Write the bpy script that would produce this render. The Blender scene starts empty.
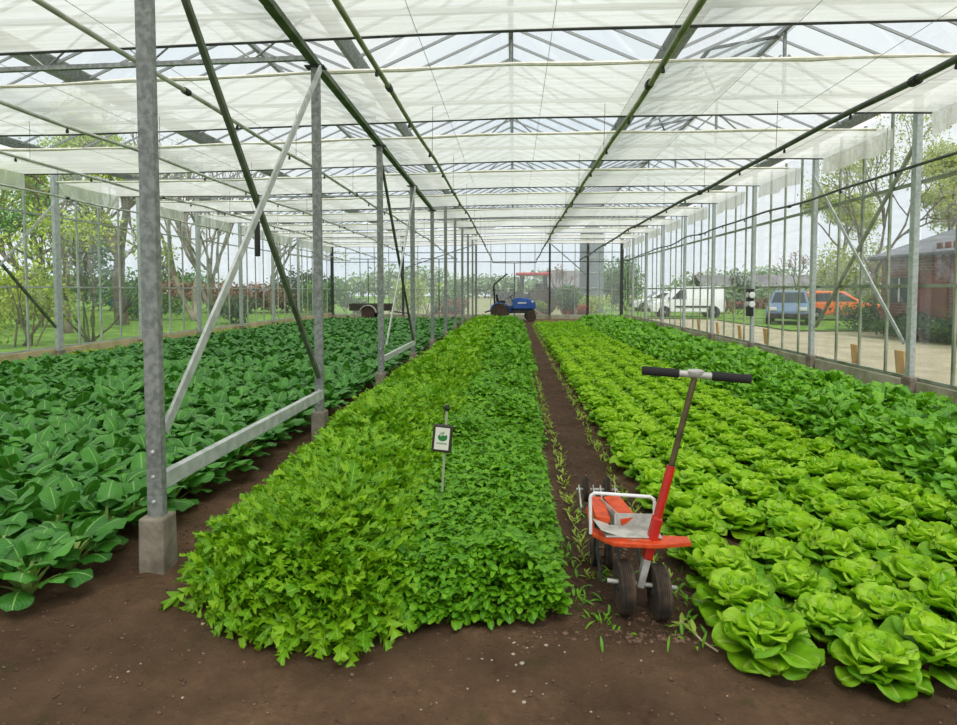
import bpy, bmesh, math, random
import numpy as np
from mathutils import Vector, Matrix, Euler, Quaternion

random.seed(11)
RNG = np.random.default_rng(11)
SC = bpy.context.scene
COL = SC.collection
PI = math.pi

# ------------------------------------------------------------------ camera
CAM = Vector((0.0, 0.0, 1.56))
F_PX, YAW, PITCH, PY0 = 615.0, math.atan(35.2 / 615.0), math.atan(29.0 / 615.0), 319.0
cd = bpy.data.cameras.new('camera')
co = bpy.data.objects.new('camera', cd)
COL.objects.link(co)
co.location = CAM
co.rotation_euler = (PI / 2 - PITCH, 0, YAW)
cd.sensor_width = 36.0
cd.lens = F_PX / 957.0 * 36.0
cd.shift_y = -(362.5 - PY0) / 957.0
cd.clip_start, cd.clip_end = 0.05, 400
SC.camera = co
_R = Euler((PI / 2 - PITCH, 0, YAW)).to_matrix().transposed()


def project(p):
    c = _R @ (Vector(p) - CAM)
    d = -c.z
    if d < 0.05:
        return None
    return (478.5 + F_PX * c.x / d, PY0 - F_PX * c.y / d, d)


# ------------------------------------------------------------------ naming
def ordinal(n):
    ones = ('', 'first', 'second', 'third', 'fourth', 'fifth', 'sixth', 'seventh', 'eighth', 'ninth', 'tenth', 'eleventh', 'twelfth', 'thirteenth',
            'fourteenth', 'fifteenth', 'sixteenth', 'seventeenth', 'eighteenth', 'nineteenth')
    if n < 20:
        return ones[n]
    tens = {2: 'twent', 3: 'thirt', 4: 'fort', 5: 'fift', 6: 'sixt', 7: 'sevent', 8: 'eight', 9: 'ninet'}
    t, o = divmod(n, 10)
    return tens[t] + 'ieth' if o == 0 else tens[t] + 'y-' + ones[o]


def tag(o, label=None, cat=None, group=None, kind=None):
    if label: o['label'] = label
    if cat: o['category'] = cat
    if group: o['group'] = group
    if kind: o['kind'] = kind
    return o


def thing(name, label, cat, loc=(0, 0, 0), rz=0.0, group=None, kind=None):
    o = bpy.data.objects.new(name, None)
    o.empty_display_size = 0.1
    COL.objects.link(o)
    o.location = loc
    o.rotation_euler = (0, 0, rz)
    return tag(o, label, cat, group, kind)


def copy_tree(o, parent=None):
    c = o.copy()
    COL.objects.link(c)
    c.parent = parent
    for ch in list(o.children):
        copy_tree(ch, c)
    return c


# ------------------------------------------------------------------ mesh builder
class MB:
    def __init__(self):
        self.v, self.f = [], []

    def add(self, vs, fs):
        b = len(self.v)
        self.v.extend([tuple(p) for p in vs])
        self.f.extend([tuple(b + i for i in q) for q in fs])
        return self

    def box(self, c, s, rot=None):
        hx, hy, hz = s[0] / 2, s[1] / 2, s[2] / 2
        vs = [Vector((x, y, z)) for x in (-hx, hx) for y in (-hy, hy) for z in (-hz, hz)]
        if rot is not None:
            m = rot if isinstance(rot, Matrix) else Euler(rot).to_matrix()
            vs = [m @ p for p in vs]
        c = Vector(c)
        return self.add([p + c for p in vs], [(0, 1, 3, 2), (4, 6, 7, 5), (0, 4, 5, 1), (2, 3, 7, 6), (0, 2, 6, 4), (1, 5, 7, 3)])

    def bar(self, p0, p1, w, h, up=(0, 0, 1)):
        """box of width w (sideways) and height h (along up) running from p0 to p1"""
        p0, p1 = Vector(p0), Vector(p1)
        d = (p1 - p0)
        L = d.length
        y = d / L
        up = Vector(up)
        x = y.cross(up)
        if x.length < 1e-4:
            x = y.cross(Vector((1, 0, 0)))
        x.normalize()
        z = x.cross(y)
        m = Matrix((x, y, z)).transposed()
        return self.box((p0 + p1) / 2, (w, L, h), m)

    def tube(self, pts, r, n=8, r1=None, caps=True):
        pts = [Vector(p) for p in pts]
        k = len(pts)
        if r1 is None: r1 = r
        rings = []
        ref = Vector((0, 0, 1))
        t0 = (pts[1] - pts[0]).normalized()
        if abs(t0.dot(ref)) > 0.95: ref = Vector((1, 0, 0))
        u = t0.cross(ref).normalized()
        vs, fs = [], []
        for i in range(k):
            if i == 0: t = pts[1] - pts[0]
            elif i == k - 1: t = pts[-1] - pts[-2]
            else: t = pts[i + 1] - pts[i - 1]
            t.normalize()
            u = (u - t * u.dot(t)).normalized()
            w = t.cross(u)
            rr = r + (r1 - r) * i / (k - 1) if not isinstance(r, (list, tuple)) else r[i]
            for j in range(n):
                a = 2 * PI * j / n
                vs.append(pts[i] + (u * math.cos(a) + w * math.sin(a)) * rr)
        for i in range(k - 1):
            for j in range(n):
                a, b = i * n + j, i * n + (j + 1) % n
                fs.append((a, b, b + n, a + n))
        if caps:
            fs.append(tuple(range(n - 1, -1, -1)))
            fs.append(tuple((k - 1) * n + j for j in range(n)))
        return self.add(vs, fs)

    def lathe(self, prof, c=(0, 0, 0), axis='z', n=20, rot=None):
        """prof: list of (radius, height)"""
        c = Vector(c)
        vs, fs = [], []
        for (r, h) in prof:
            for j in range(n):
                a = 2 * PI * j / n
                p = Vector((r * math.cos(a), r * math.sin(a), h))
                if axis == 'x': p = Vector((p.z, p.x, p.y))
                elif axis == 'y': p = Vector((p.y, p.z, p.x))
                if rot is not None: p = rot @ p
                vs.append(p + c)
        k = len(prof)
        for i in range(k - 1):
            for j in range(n):
                a, b = i * n + j, i * n + (j + 1) % n
                fs.append((a, b, b + n, a + n))
        fs.append(tuple(range(n - 1, -1, -1)))
        fs.append(tuple((k - 1) * n + j for j in range(n)))
        return self.add(vs, fs)

    def prism(self, poly, a, b, plane='yz', taper=None):
        """polygon in a plane, extruded along the remaining axis from a to b; taper(p)->inset at either end"""
        n = len(poly)
        vs = []
        for k, e in enumerate((a, b)):
            for (p, q) in poly:
                ee = e
                if taper is not None:
                    ee = e + taper(p, q) * (1 if k == 0 else -1)
                vs.append({'yz': (ee, p, q), 'xz': (p, ee, q), 'xy': (p, q, ee)}[plane])
        fs = [tuple(range(n - 1, -1, -1)), tuple(range(n, 2 * n))]
        for i in range(n):
            j = (i + 1) % n
            fs.append((i, j, n + j, n + i))
        return self.add(vs, fs)

    def ball(self, c, r, n=8, m=6, s=(1, 1, 1)):
        prof = []
        for i in range(m + 1):
            a = -PI / 2 + PI * i / m
            prof.append((max(1e-4, r * math.cos(a)), r * math.sin(a)))
        b = len(self.v)
        self.lathe(prof, (0, 0, 0), 'z', n)
        for i in range(b, len(self.v)):
            p = self.v[i]
            self.v[i] = (p[0] * s[0] + c[0], p[1] * s[1] + c[1], p[2] * s[2] + c[2])
        return self

    def build(self, name, mat, parent=None, loc=None, smooth=False, bevel=0.0, kind=None):
        me = bpy.data.meshes.new(name)
        off = Vector(loc) if loc is not None else Vector((0, 0, 0))
        me.from_pydata([Vector(p) - off for p in self.v], [], self.f)
        bm = bmesh.new(); bm.from_mesh(me)
        bmesh.ops.recalc_face_normals(bm, faces=bm.faces)
        bm.to_mesh(me); bm.free()
        if smooth:
            me.polygons.foreach_set('use_smooth', [True] * len(me.polygons))
        me.materials.append(mat)
        o = bpy.data.objects.new(name, me)
        COL.objects.link(o)
        o.location = off
        if parent is not None: o.parent = parent
        if bevel:
            md = o.modifiers.new('bevel', 'BEVEL')
            md.width, md.segments, md.limit_method = bevel, 2, 'ANGLE'
            md.angle_limit = math.radians(40)
            md.harden_normals = False
        if smooth and bevel == 0:
            try:
                me.set_sharp_from_angle(angle=math.radians(45))
            except Exception:
                pass
        if kind: o['kind'] = kind
        return o


# ------------------------------------------------------------------ materials
def newmat(name):
    m = bpy.data.materials.new(name)
    m.use_nodes = True
    nt = m.node_tree
    for n in list(nt.nodes): nt.nodes.remove(n)
    out = nt.nodes.new('ShaderNodeOutputMaterial')
    return m, nt, out


def srgb(r, g, b):
    def f(c):
        c /= 255.0
        return c / 12.92 if c <= 0.04045 else ((c + 0.055) / 1.055) ** 2.4
    return (f(r), f(g), f(b), 1.0)


def N(nt, t, **kw):
    n = nt.nodes.new(t)
    for k, v in kw.items():
        if k in n.inputs: n.inputs[k].default_value = v
        else: setattr(n, k, v)
    return n


def mixcol(nt, fac, a, b, mode='MIX'):
    m = nt.nodes.new('ShaderNodeMix')
    m.data_type = 'RGBA'; m.blend_type = mode
    for sock, val in ((m.inputs[0], fac), (m.inputs[6], a), (m.inputs[7], b)):
        if hasattr(val, 'links') or hasattr(val, 'is_linked'): nt.links.new(val, sock)
        else: sock.default_value = val
    return m.outputs[2]


def math_(nt, op, a, b=None, c=None, clamp=False):
    m = nt.nodes.new('ShaderNodeMath'); m.operation = op; m.use_clamp = clamp
    for i, val in enumerate((a, b, c)):
        if val is None: continue
        if hasattr(val, 'is_linked'): nt.links.new(val, m.inputs[i])
        else: m.inputs[i].default_value = val
    return m.outputs[0]


def maprange(nt, v, a, b, c=0.0, d=1.0):
    m = nt.nodes.new('ShaderNodeMapRange')
    nt.links.new(v, m.inputs[0])
    m.inputs[1].default_value, m.inputs[2].default_value, m.inputs[3].default_value, m.inputs[4].default_value = a, b, c, d
    return m.outputs[0]


def noise(nt, scale, detail=4, coord='Object', rough=0.55, stretch=None):
    tc = nt.nodes.new('ShaderNodeTexCoord')
    n = nt.nodes.new('ShaderNodeTexNoise')
    n.inputs['Scale'].default_value, n.inputs['Detail'].default_value = scale, detail
    n.inputs['Roughness'].default_value = rough
    src = tc.outputs[coord]
    if stretch:
        mp = nt.nodes.new('ShaderNodeMapping')
        mp.inputs['Scale'].default_value = stretch
        nt.links.new(src, mp.inputs[0]); src = mp.outputs[0]
    nt.links.new(src, n.inputs['Vector'])
    return n.outputs[0]


def simple(name, col, rough=0.6, metal=0.0, col2=None, scale=6.0, bump=0.0, bscale=40.0, lo=0.4, hi=0.62, spec=0.5, stretch=None):
    m, nt, out = newmat(name)
    p = N(nt, 'ShaderNodeBsdfPrincipled')
    p.inputs['Roughness'].default_value = rough
    p.inputs['Metallic'].default_value = metal
    p.inputs['Specular IOR Level'].default_value = spec
    if col2 is None:
        p.inputs['Base Color'].default_value = col
    else:
        f = maprange(nt, noise(nt, scale, stretch=stretch), lo, hi)
        nt.links.new(mixcol(nt, f, col, col2), p.inputs['Base Color'])
    if bump:
        b = N(nt, 'ShaderNodeBump'); b.inputs['Strength'].default_value = bump; b.inputs['Distance'].default_value = 0.01
        nt.links.new(noise(nt, bscale), b.inputs['Height']); nt.links.new(b.outputs[0], p.inputs['Normal'])
    nt.links.new(p.outputs[0], out.inputs[0])
    return m


def glass_mat(name, tint=(0.97, 0.985, 0.98, 1), haze=0.03, hazecol=(0.8, 0.83, 0.82, 1), gloss=0.05, streak=0.0):
    """thin greenhouse glass: clear, a little reflection, a little dust"""
    m, nt, out = newmat(name)
    tr = N(nt, 'ShaderNodeBsdfTransparent'); tr.inputs[0].default_value = tint
    di = N(nt, 'ShaderNodeBsdfTranslucent'); di.inputs[0].default_value = hazecol
    df = N(nt, 'ShaderNodeBsdfDiffuse'); df.inputs[0].default_value = hazecol
    dd = N(nt, 'ShaderNodeMixShader'); dd.inputs[0].default_value = 0.25
    nt.links.new(di.outputs[0], dd.inputs[1]); nt.links.new(df.outputs[0], dd.inputs[2])
    mx = N(nt, 'ShaderNodeMixShader')
    if streak:
        f = maprange(nt, noise(nt, 3.0, 5, stretch=(1, 1, 0.3)), 0.35, 0.7, haze, haze + streak)
        nt.links.new(f, mx.inputs[0])
    else:
        mx.inputs[0].default_value = haze
    nt.links.new(tr.outputs[0], mx.inputs[1]); nt.links.new(dd.outputs[0], mx.inputs[2])
    gl = N(nt, 'ShaderNodeBsdfGlossy'); gl.inputs['Roughness'].default_value = 0.03
    fr = N(nt, 'ShaderNodeFresnel'); fr.inputs[0].default_value = 1.25
    fac = math_(nt, 'MULTIPLY', fr.outputs[0], gloss * 10, clamp=True)
    mg = N(nt, 'ShaderNodeMixShader')
    nt.links.new(fac, mg.inputs[0]); nt.links.new(mx.outputs[0], mg.inputs[1]); nt.links.new(gl.outputs[0], mg.inputs[2])
    nt.links.new(mg.outputs[0], out.inputs[0])
    return m


def screen_mat(name):
    """woven white shade screen: lets much of the light through"""
    m, nt, out = newmat(name)
    tr = N(nt, 'ShaderNodeBsdfTransparent'); tr.inputs[0].default_value = (0.97, 0.97, 0.94, 1)
    tl = N(nt, 'ShaderNodeBsdfTranslucent')
    df = N(nt, 'ShaderNodeBsdfDiffuse')
    st = maprange(nt, noise(nt, 2.2, 5, stretch=(0.3, 6.0, 1)), 0.38, 0.62)
    c = mixcol(nt, st, (0.735, 0.725, 0.66, 1), (0.86, 0.85, 0.81, 1))
    gy = maprange(nt, noise(nt, 0.45, 3), 0.55, 0.75, 0.0, 0.5)
    c = mixcol(nt, gy, c, (0.78, 0.78, 0.64, 1))
    nt.links.new(c, tl.inputs[0]); nt.links.new(c, df.inputs[0])
    a = N(nt, 'ShaderNodeMixShader'); a.inputs[0].default_value = 0.36
    nt.links.new(tl.outputs[0], a.inputs[1]); nt.links.new(df.outputs[0], a.inputs[2])
    b = N(nt, 'ShaderNodeMixShader')
    thr = maprange(nt, noise(nt, 9.0, 4, stretch=(0.15, 4.0, 1)), 0.3, 0.7, 0.66, 0.84)
    nt.links.new(thr, b.inputs[0])
    nt.links.new(tr.outputs[0], b.inputs[1]); nt.links.new(a.outputs[0], b.inputs[2])
    nt.links.new(b.outputs[0], out.inputs[0])
    return m


def leaf_mat(name, dark, light, vein=None, veinw=0.05, rough=0.42, trans=0.28, spec=0.4, side=0.0, bumpy=0.0, tip=None, sat=1.0):
    """leaf: colour varies leaf by leaf (attribute rnd), midrib and side veins from the leaf's own uv"""
    m, nt, out = newmat(name)
    at = N(nt, 'ShaderNodeAttribute'); at.attribute_name = 'rnd'
    oi = N(nt, 'ShaderNodeObjectInfo')
    f = math_(nt, 'ADD', math_(nt, 'MULTIPLY', at.outputs['Fac'], 0.75), math_(nt, 'MULTIPLY', oi.outputs['Random'], 0.25), clamp=True)
    c = mixcol(nt, f, dark, light)
    uv = N(nt, 'ShaderNodeUVMap'); uv.uv_map = 'UVMap'
    sp = N(nt, 'ShaderNodeSeparateXYZ'); nt.links.new(uv.outputs[0], sp.inputs[0])
    av = math_(nt, 'ABSOLUTE', math_(nt, 'SUBTRACT', sp.outputs[0], 0.5))
    if tip is not None:
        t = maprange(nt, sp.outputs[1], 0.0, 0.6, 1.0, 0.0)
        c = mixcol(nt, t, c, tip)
    if vein is not None:
        k = maprange(nt, av, veinw * 0.4, veinw, 1.0, 0.0)
        if side:
            w = math_(nt, 'SUBTRACT', math_(nt, 'MULTIPLY', sp.outputs[1], 7.0), math_(nt, 'MULTIPLY', av, 6.0))
            s = math_(nt, 'ABSOLUTE', math_(nt, 'SUBTRACT', math_(nt, 'FRACT', w), 0.5))
            s = maprange(nt, s, 0.0, 0.10, side, 0.0)
            k = math_(nt, 'MAXIMUM', k, s)
        c = mixcol(nt, k, c, vein)
    p = N(nt, 'ShaderNodeBsdfPrincipled')
    p.inputs['Roughness'].default_value = rough
    p.inputs['Specular IOR Level'].default_value = spec
    nt.links.new(c, p.inputs['Base Color'])
    if bumpy:
        b = N(nt, 'ShaderNodeBump'); b.inputs['Strength'].default_value = bumpy; b.inputs['Distance'].default_value = 0.006
        nt.links.new(noise(nt, 70, 2), b.inputs['Height']); nt.links.new(b.outputs[0], p.inputs['Normal'])
    tl = N(nt, 'ShaderNodeBsdfTranslucent')
    nt.links.new(mixcol(nt, 0.6, c, (0.45, 0.75, 0.02, 1), 'MULTIPLY'), tl.inputs[0])
    nt.links.new(mixcol(nt, 0.5, c, (1.0, 1.0, 0.25, 1), 'MULTIPLY'), tl.inputs[0])
    mx = N(nt, 'ShaderNodeMixShader'); mx.inputs[0].default_value = trans
    nt.links.new(p.outputs[0], mx.inputs[1]); nt.links.new(tl.outputs[0], mx.inputs[2])
    nt.links.new(mx.outputs[0], out.inputs[0])
    return m


M = {}
M['galv'] = simple('galvanised_steel', srgb(148, 151, 145), 0.5, 0.3, srgb(116, 121, 116), 26, lo=0.40, hi=0.6)
M['galvp'] = simple('light_galvanised_post', srgb(186, 192, 188), 0.5, 0.15, srgb(160, 168, 164), 18)
M['galvw'] = simple('pale_galvanised_steel', srgb(200, 202, 198), 0.5, 0.3, srgb(172, 176, 172), 10)
M['greenst'] = simple('algae_stained_steel', srgb(70, 84, 58), 0.6, 0.15, srgb(104, 112, 92), 5, lo=0.4, hi=0.65)
M['bar'] = simple('weathered_glazing_bar', srgb(158, 164, 148), 0.55, 0.15, srgb(116, 128, 98), 3, lo=0.42, hi=0.62)
M['barl'] = simple('grey_glazing_bar', srgb(186, 190, 184), 0.5, 0.15, srgb(156, 164, 156), 3)
M['roofbar'] = simple('roof_bar_aluminium', srgb(150, 152, 152), 0.5, 0.3)
M['dark'] = simple('dark_steel', srgb(52, 56, 54), 0.5, 0.3, srgb(74, 78, 74), 8)
M['concrete'] = simple('concrete', srgb(150, 140, 124), 0.9, 0, srgb(116, 106, 92), 9, bump=0.5, bscale=60)
M['curb'] = simple('concrete_kerb', srgb(186, 184, 162), 0.9, 0, srgb(150, 152, 122), 2.5, bump=0.4, bscale=40)
M['curbl'] = simple('sandy_kerb', srgb(206, 188, 146), 0.9, 0, srgb(172, 162, 120), 2.0, bump=0.4, bscale=40)
M['screen'] = screen_mat('shade_screen_fabric')
M['cream'] = simple('cream_fabric', srgb(236, 232, 218), 0.9, 0, srgb(220, 214, 194), 12)
M['glass'] = glass_mat('greenhouse_glass', haze=0.02, gloss=0.02, streak=0.03)
M['glassr'] = glass_mat('roof_glass', haze=0.04, gloss=0.02)
M['glassb'] = glass_mat('dusty_end_glass', haze=0.14, gloss=0.02, streak=0.04, hazecol=(0.95, 0.97, 0.97, 1))
M['black'] = simple('black_plastic', srgb(26, 26, 27), 0.5)
M['rubber'] = simple('black_rubber', srgb(52, 45, 38), 0.9, 0, srgb(86, 70, 54), 14)
M['hose'] = simple('dark_pipe', srgb(58, 62, 58), 0.5, 0, srgb(84, 90, 80), 5)
M['pipeg'] = simple('algae_green_pipe', srgb(112, 122, 84), 0.5, 0.1, srgb(150, 156, 126), 4)
M['pipel'] = simple('grey_pipe', srgb(206, 206, 196), 0.5, 0.0, srgb(164, 166, 154), 4)
M['wire'] = simple('steel_wire', srgb(140, 142, 140), 0.5, 0.4)
M['white'] = simple('white_paint', srgb(238, 238, 236), 0.45)
M['wood'] = simple('raw_board', srgb(206, 158, 84), 0.8, 0, srgb(180, 134, 66), 7, stretch=(1, 1, 0.2))
# ------------------------------------------------------------------ shell of the glasshouse
XL, XM, XR = -9.99, -2.03, 5.88
YE = 33.3
GUT = (XL, -6.01, XM, 1.925, XR)
ROWS = [3.3 + 3.0 * k for k in range(11)]


def plane_grid(x0, x1, y0, y1, nx, ny, zf):
    xs, ys = np.linspace(x0, x1, nx), np.linspace(y0, y1, ny)
    X, Y = np.meshgrid(xs, ys)
    Z = zf(X, Y)
    vs = np.stack([X, Y, Z], -1).reshape(-1, 3)
    i = np.arange(nx * ny).reshape(ny, nx)
    q = np.stack([i[:-1, :-1], i[:-1, 1:], i[1:, 1:], i[1:, :-1]], -1).reshape(-1, 4)
    return vs, q


def np_mesh(name, mats, vs, quads, parent=None, loc=(0, 0, 0), uv=None, rnd=None, smooth=True, matidx=None):
    me = bpy.data.meshes.new(name)
    nv, nf = len(vs), len(quads)
    k = quads.shape[1]
    me.vertices.add(nv); me.vertices.foreach_set('co', np.ascontiguousarray(vs, dtype=np.float32).ravel())
    me.loops.add(nf * k); me.loops.foreach_set('vertex_index', quads.astype(np.int32).ravel())
    me.polygons.add(nf); me.polygons.foreach_set('loop_start', np.arange(0, nf * k, k, dtype=np.int32))
    if uv is not None:
        l = me.uv_layers.new(name='UVMap')
        l.data.foreach_set('uv', uv[quads.ravel()].astype(np.float32).ravel())
    if rnd is not None:
        a = me.attributes.new('rnd', 'FLOAT', 'POINT')
        a.data.foreach_set('value', rnd.astype(np.float32))
    me.update(calc_edges=True)
    me.validate()
    if smooth: me.polygons.foreach_set('use_smooth', np.ones(nf, dtype=bool))
    for m in (mats if isinstance(mats, (list, tuple)) else [mats]): me.materials.append(m)
    if matidx is not None: me.polygons.foreach_set('material_index', matidx.astype(np.int32))
    o = bpy.data.objects.new(name, me)
    COL.objects.link(o)
    o.location = loc
    if parent is not None: o.parent = parent
    return o


def vnoise(X, Y, seed, sc):
    """smooth value noise on arrays"""
    r = np.random.default_rng(seed)
    T = r.random((64, 64))
    x, y = X * sc, Y * sc
    xi, yi = np.floor(x).astype(int), np.floor(y).astype(int)
    fx, fy = x - xi, y - yi
    fx, fy = fx * fx * (3 - 2 * fx), fy * fy * (3 - 2 * fy)
    g = lambda a, b: T[a % 64, b % 64]
    return (g(xi, yi) * (1 - fx) + g(xi + 1, yi) * fx) * (1 - fy) + (g(xi, yi + 1) * (1 - fx) + g(xi + 1, yi + 1) * fx) * fy - 0.5


def soil_z(X, Y):
    X, Y = np.asarray(X, float), np.asarray(Y, float)
    z = 0.035 * vnoise(X, Y, 1, 2.3) + 0.022 * vnoise(X, Y, 2, 7.0) + 0.014 * vnoise(X, Y, 3, 19.0)
    path = np.exp(-((X - 0.62) / 0.22) ** 2) * np.clip((Y - 2.7) / 0.6, 0, 1)
    z = z * (1.0 + 0.4 * path) - 0.02 * path
    return z - 0.01


def soil_mat():
    m, nt, out = newmat('greenhouse_soil')
    p = N(nt, 'ShaderNodeBsdfPrincipled'); p.inputs['Roughness'].default_value = 0.92; p.inputs['Specular IOR Level'].default_value = 0.25
    a = maprange(nt, noise(nt, 1.7, 5), 0.36, 0.66)
    b = maprange(nt, noise(nt, 22, 6, rough=0.7), 0.35, 0.7)
    c = mixcol(nt, a, srgb(90, 67, 48), srgb(156, 122, 92))
    c = mixcol(nt, b, c, srgb(116, 88, 66))
    g = maprange(nt, noise(nt, 3.1, 4), 0.62, 0.72, 0, 0.55)
    c = mixcol(nt, g, c, srgb(78, 84, 40))
    tc = N(nt, 'ShaderNodeTexCoord'); sp = N(nt, 'ShaderNodeSeparateXYZ'); nt.links.new(tc.outputs['Object'], sp.inputs[0])
    wv = math_(nt, 'ADD', math_(nt, 'ABSOLUTE', math_(nt, 'SUBTRACT', sp.outputs[0], 0.6)), math_(nt, 'MULTIPLY', noise(nt, 4.0, 4), 0.3))
    wet = math_(nt, 'MULTIPLY', maprange(nt, wv, 0.34, 0.55, 0.62, 0.0), maprange(nt, sp.outputs[1], 2.5, 3.2, 0.0, 1.0))
    wet = math_(nt, 'MAXIMUM', wet, 0.0, clamp=True)
    c = mixcol(nt, wet, c, srgb(58, 42, 31))
    nt.links.new(c, p.inputs['Base Color'])
    bp = N(nt, 'ShaderNodeBump'); bp.inputs['Strength'].default_value = 1.0; bp.inputs['Distance'].default_value = 0.035
    nt.links.new(noise(nt, 60, 9, rough=0.78), bp.inputs['Height']); nt.links.new(bp.outputs[0], p.inputs['Normal'])
    nt.links.new(p.outputs[0], out.inputs[0])
    return m


M['soil'] = soil_mat()
xs = np.concatenate([np.linspace(XL, -3.0, 90)[:-1], np.linspace(-3.0, 2.6, 430), np.linspace(2.6, XR, 50)[1:]])
ys = np.concatenate([np.linspace(-3.2, 1.2, 30)[:-1], np.linspace(1.2, 4.6, 300)[:-1], np.linspace(4.6, 12, 260)[:-1], np.linspace(12, YE, 240)])
X_, Y_ = np.meshgrid(xs, ys)
Z_ = soil_z(X_, Y_) + 0.008 * vnoise(X_, Y_, 12, 33.0) + 0.006 * vnoise(X_, Y_, 13, 61.0)
vs = np.stack([X_, Y_, Z_], -1).reshape(-1, 3)
i_ = np.arange(X_.size).reshape(X_.shape)
q = np.stack([i_[:-1, :-1], i_[:-1, 1:], i_[1:, 1:], i_[1:, :-1]], -1).reshape(-1, 4)
fl = np_mesh('floor', M['soil'], vs, q)
tag(fl, 'bare dark brown soil floor between the vegetable beds', 'soil floor', kind='structure')

# outside ground: three sheets that meet at the walls and the far end
M['lawn'] = simple('lawn', srgb(112, 150, 34), 0.9, 0, srgb(70, 106, 28), 1.4, bump=0.8, bscale=30)
M['rough'] = simple('trodden_yard', srgb(150, 146, 112), 0.95, 0, srgb(112, 124, 70), 0.9, bump=0.6, bscale=40)
M['gravel'] = simple('gravel', srgb(178, 166, 142), 0.95, 0, srgb(146, 136, 108), 1.1, bump=0.6, bscale=60, lo=0.35, hi=0.7)
vs, q = plane_grid(-90, XL - 0.12, -6, 160, 40, 60, lambda X, Y: -0.03 + 0.06 * vnoise(X, Y, 5, 0.4))
tag(np_mesh('lawn', M['lawn'], vs, q), 'bright green lawn outside behind the glass wall with trees', 'lawn', kind='structure')
vs, q = plane_grid(XR + 0.12, 120, -6, 160, 60, 60, lambda X, Y: -0.03 + 0.03 * vnoise(X, Y, 6, 0.6))
tag(np_mesh('gravel_yard', M['gravel'], vs, q), 'pale gravel yard outside where the cars are parked', 'yard', kind='structure')
vs, q = plane_grid(XL - 0.12, XR + 0.12, YE + 0.1, 160, 30, 60, lambda X, Y: -0.03 + 0.05 * vnoise(X, Y, 7, 0.4))
tag(np_mesh('ground', M['rough'], vs, q), 'rough grassy ground beyond the end wall', 'ground', kind='structure')

# kerbs
b = MB().box((XR + 0.02, (YE + 3.0) / 2, 0.10), (0.16, YE - 3.0, 0.26))
tag(b.build('wall_right', M['curb'], bevel=0.01), 'low concrete kerb carrying the glass wall beside the parked cars', 'kerb wall', kind='structure')
b = MB().box((XL - 0.02, (YE + 6) / 2, 0.13), (0.16, YE - 6, 0.32))
tag(b.build('wall_left', M['curbl'], bevel=0.01), 'low sandy kerb carrying the glass wall beside the lawn', 'kerb wall', kind='structure')
b = MB().box(((XL + XR) / 2, YE + 0.02, 0.09), (XR - XL - 0.2, 0.16, 0.24))
tag(b.build('wall_back', M['curb'], bevel=0.01), 'low concrete kerb along the far end of the glasshouse', 'kerb wall', kind='structure')


def window(n, p0, p1, z0, z1, rails, nb, bm, gm, label, rail_w=0.05, dark_rail=None):
    """one bay of a glass wall from p0 to p1 (xy): panes, glazing bars and rails"""
    a, c = Vector((p0[0], p0[1], 0)), Vector((p1[0], p1[1], 0))
    d = (c - a); L = d.length; d.normalize()
    nrm = Vector((-d.y, d.x, 0))
    r = thing('window_%d' % n, label, 'glass wall bay', (a + c) / 2, kind='structure')
    o = (a + c) / 2
    g = MB().bar(a - o + Vector((0, 0, (z0 + z1) / 2)) + d * 0.01, c - o + Vector((0, 0, (z0 + z1) / 2)) - d * 0.01, 0.004, z1 - z0)
    g.build('pane', gm, r)
    for i in range(1, nb):
        p = a + d * (L * i / nb) - o
        MB().bar(p + Vector((0, 0, z0)), p + Vector((0, 0, z1)), 0.032, 0.042, up=d).build('glazing_bar', bm, r)
    for k, z in enumerate(rails):
        mm = M['dark'] if dark_rail and z in dark_rail else bm
        MB().bar(a - o + Vector((0, 0, z)) + d * 0.005, c - o + Vector((0, 0, z)) - d * 0.005, 0.045, rail_w, up=(0, 0, 1)).build('rail', mm, r)
    return r


wn = 1
RY = [6.3 + 3 * k for k in range(10)]
RW = [3.3] + RY
for i in range(10):
    window(wn, (XR, RW[i]), (XR, RW[i + 1]), 0.24, 4.3, (0.26, 1.62, 3.12), 4, M['bar'], M['glass'],
           '%s glazed bay from the front in the wall beside the parked cars' % ordinal(i + 1)); wn += 1
LY = [9.85 + 3 * k for k in range(8)] + [YE]
LW = [6.85] + LY
for i in range(9):
    window(wn, (XL, LW[i]), (XL, LW[i + 1]), 0.29, 4.3, (0.31, 1.62, 3.15), 4 if i < 8 else 3, M['barl'], M['glass'],
           '%s glazed bay from the front in the wall beside the lawn' % ordinal(i + 1), rail_w=0.035); wn += 1
EX = [XL, -6.01, XM, 1.925, 3.95, XR]
for i, nm in enumerate(('behind the trailer', 'between the trailer and the inner post row', 'behind the blue tractor', 'behind the far end of the lettuce bed', 'in front of the tall grey silo')):
    nb = 5 if EX[i + 1] - EX[i] > 3 else 3
    window(wn, (EX[i], YE), (EX[i + 1], YE), 0.2, 4.35, (0.22, 1.58, 3.08, 3.58), nb, M['barl'], M['glassb'],
           'dusty glazed bay of the end wall %s' % nm, rail_w=0.035, dark_rail=(3.08, 3.58)); wn += 1

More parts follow.
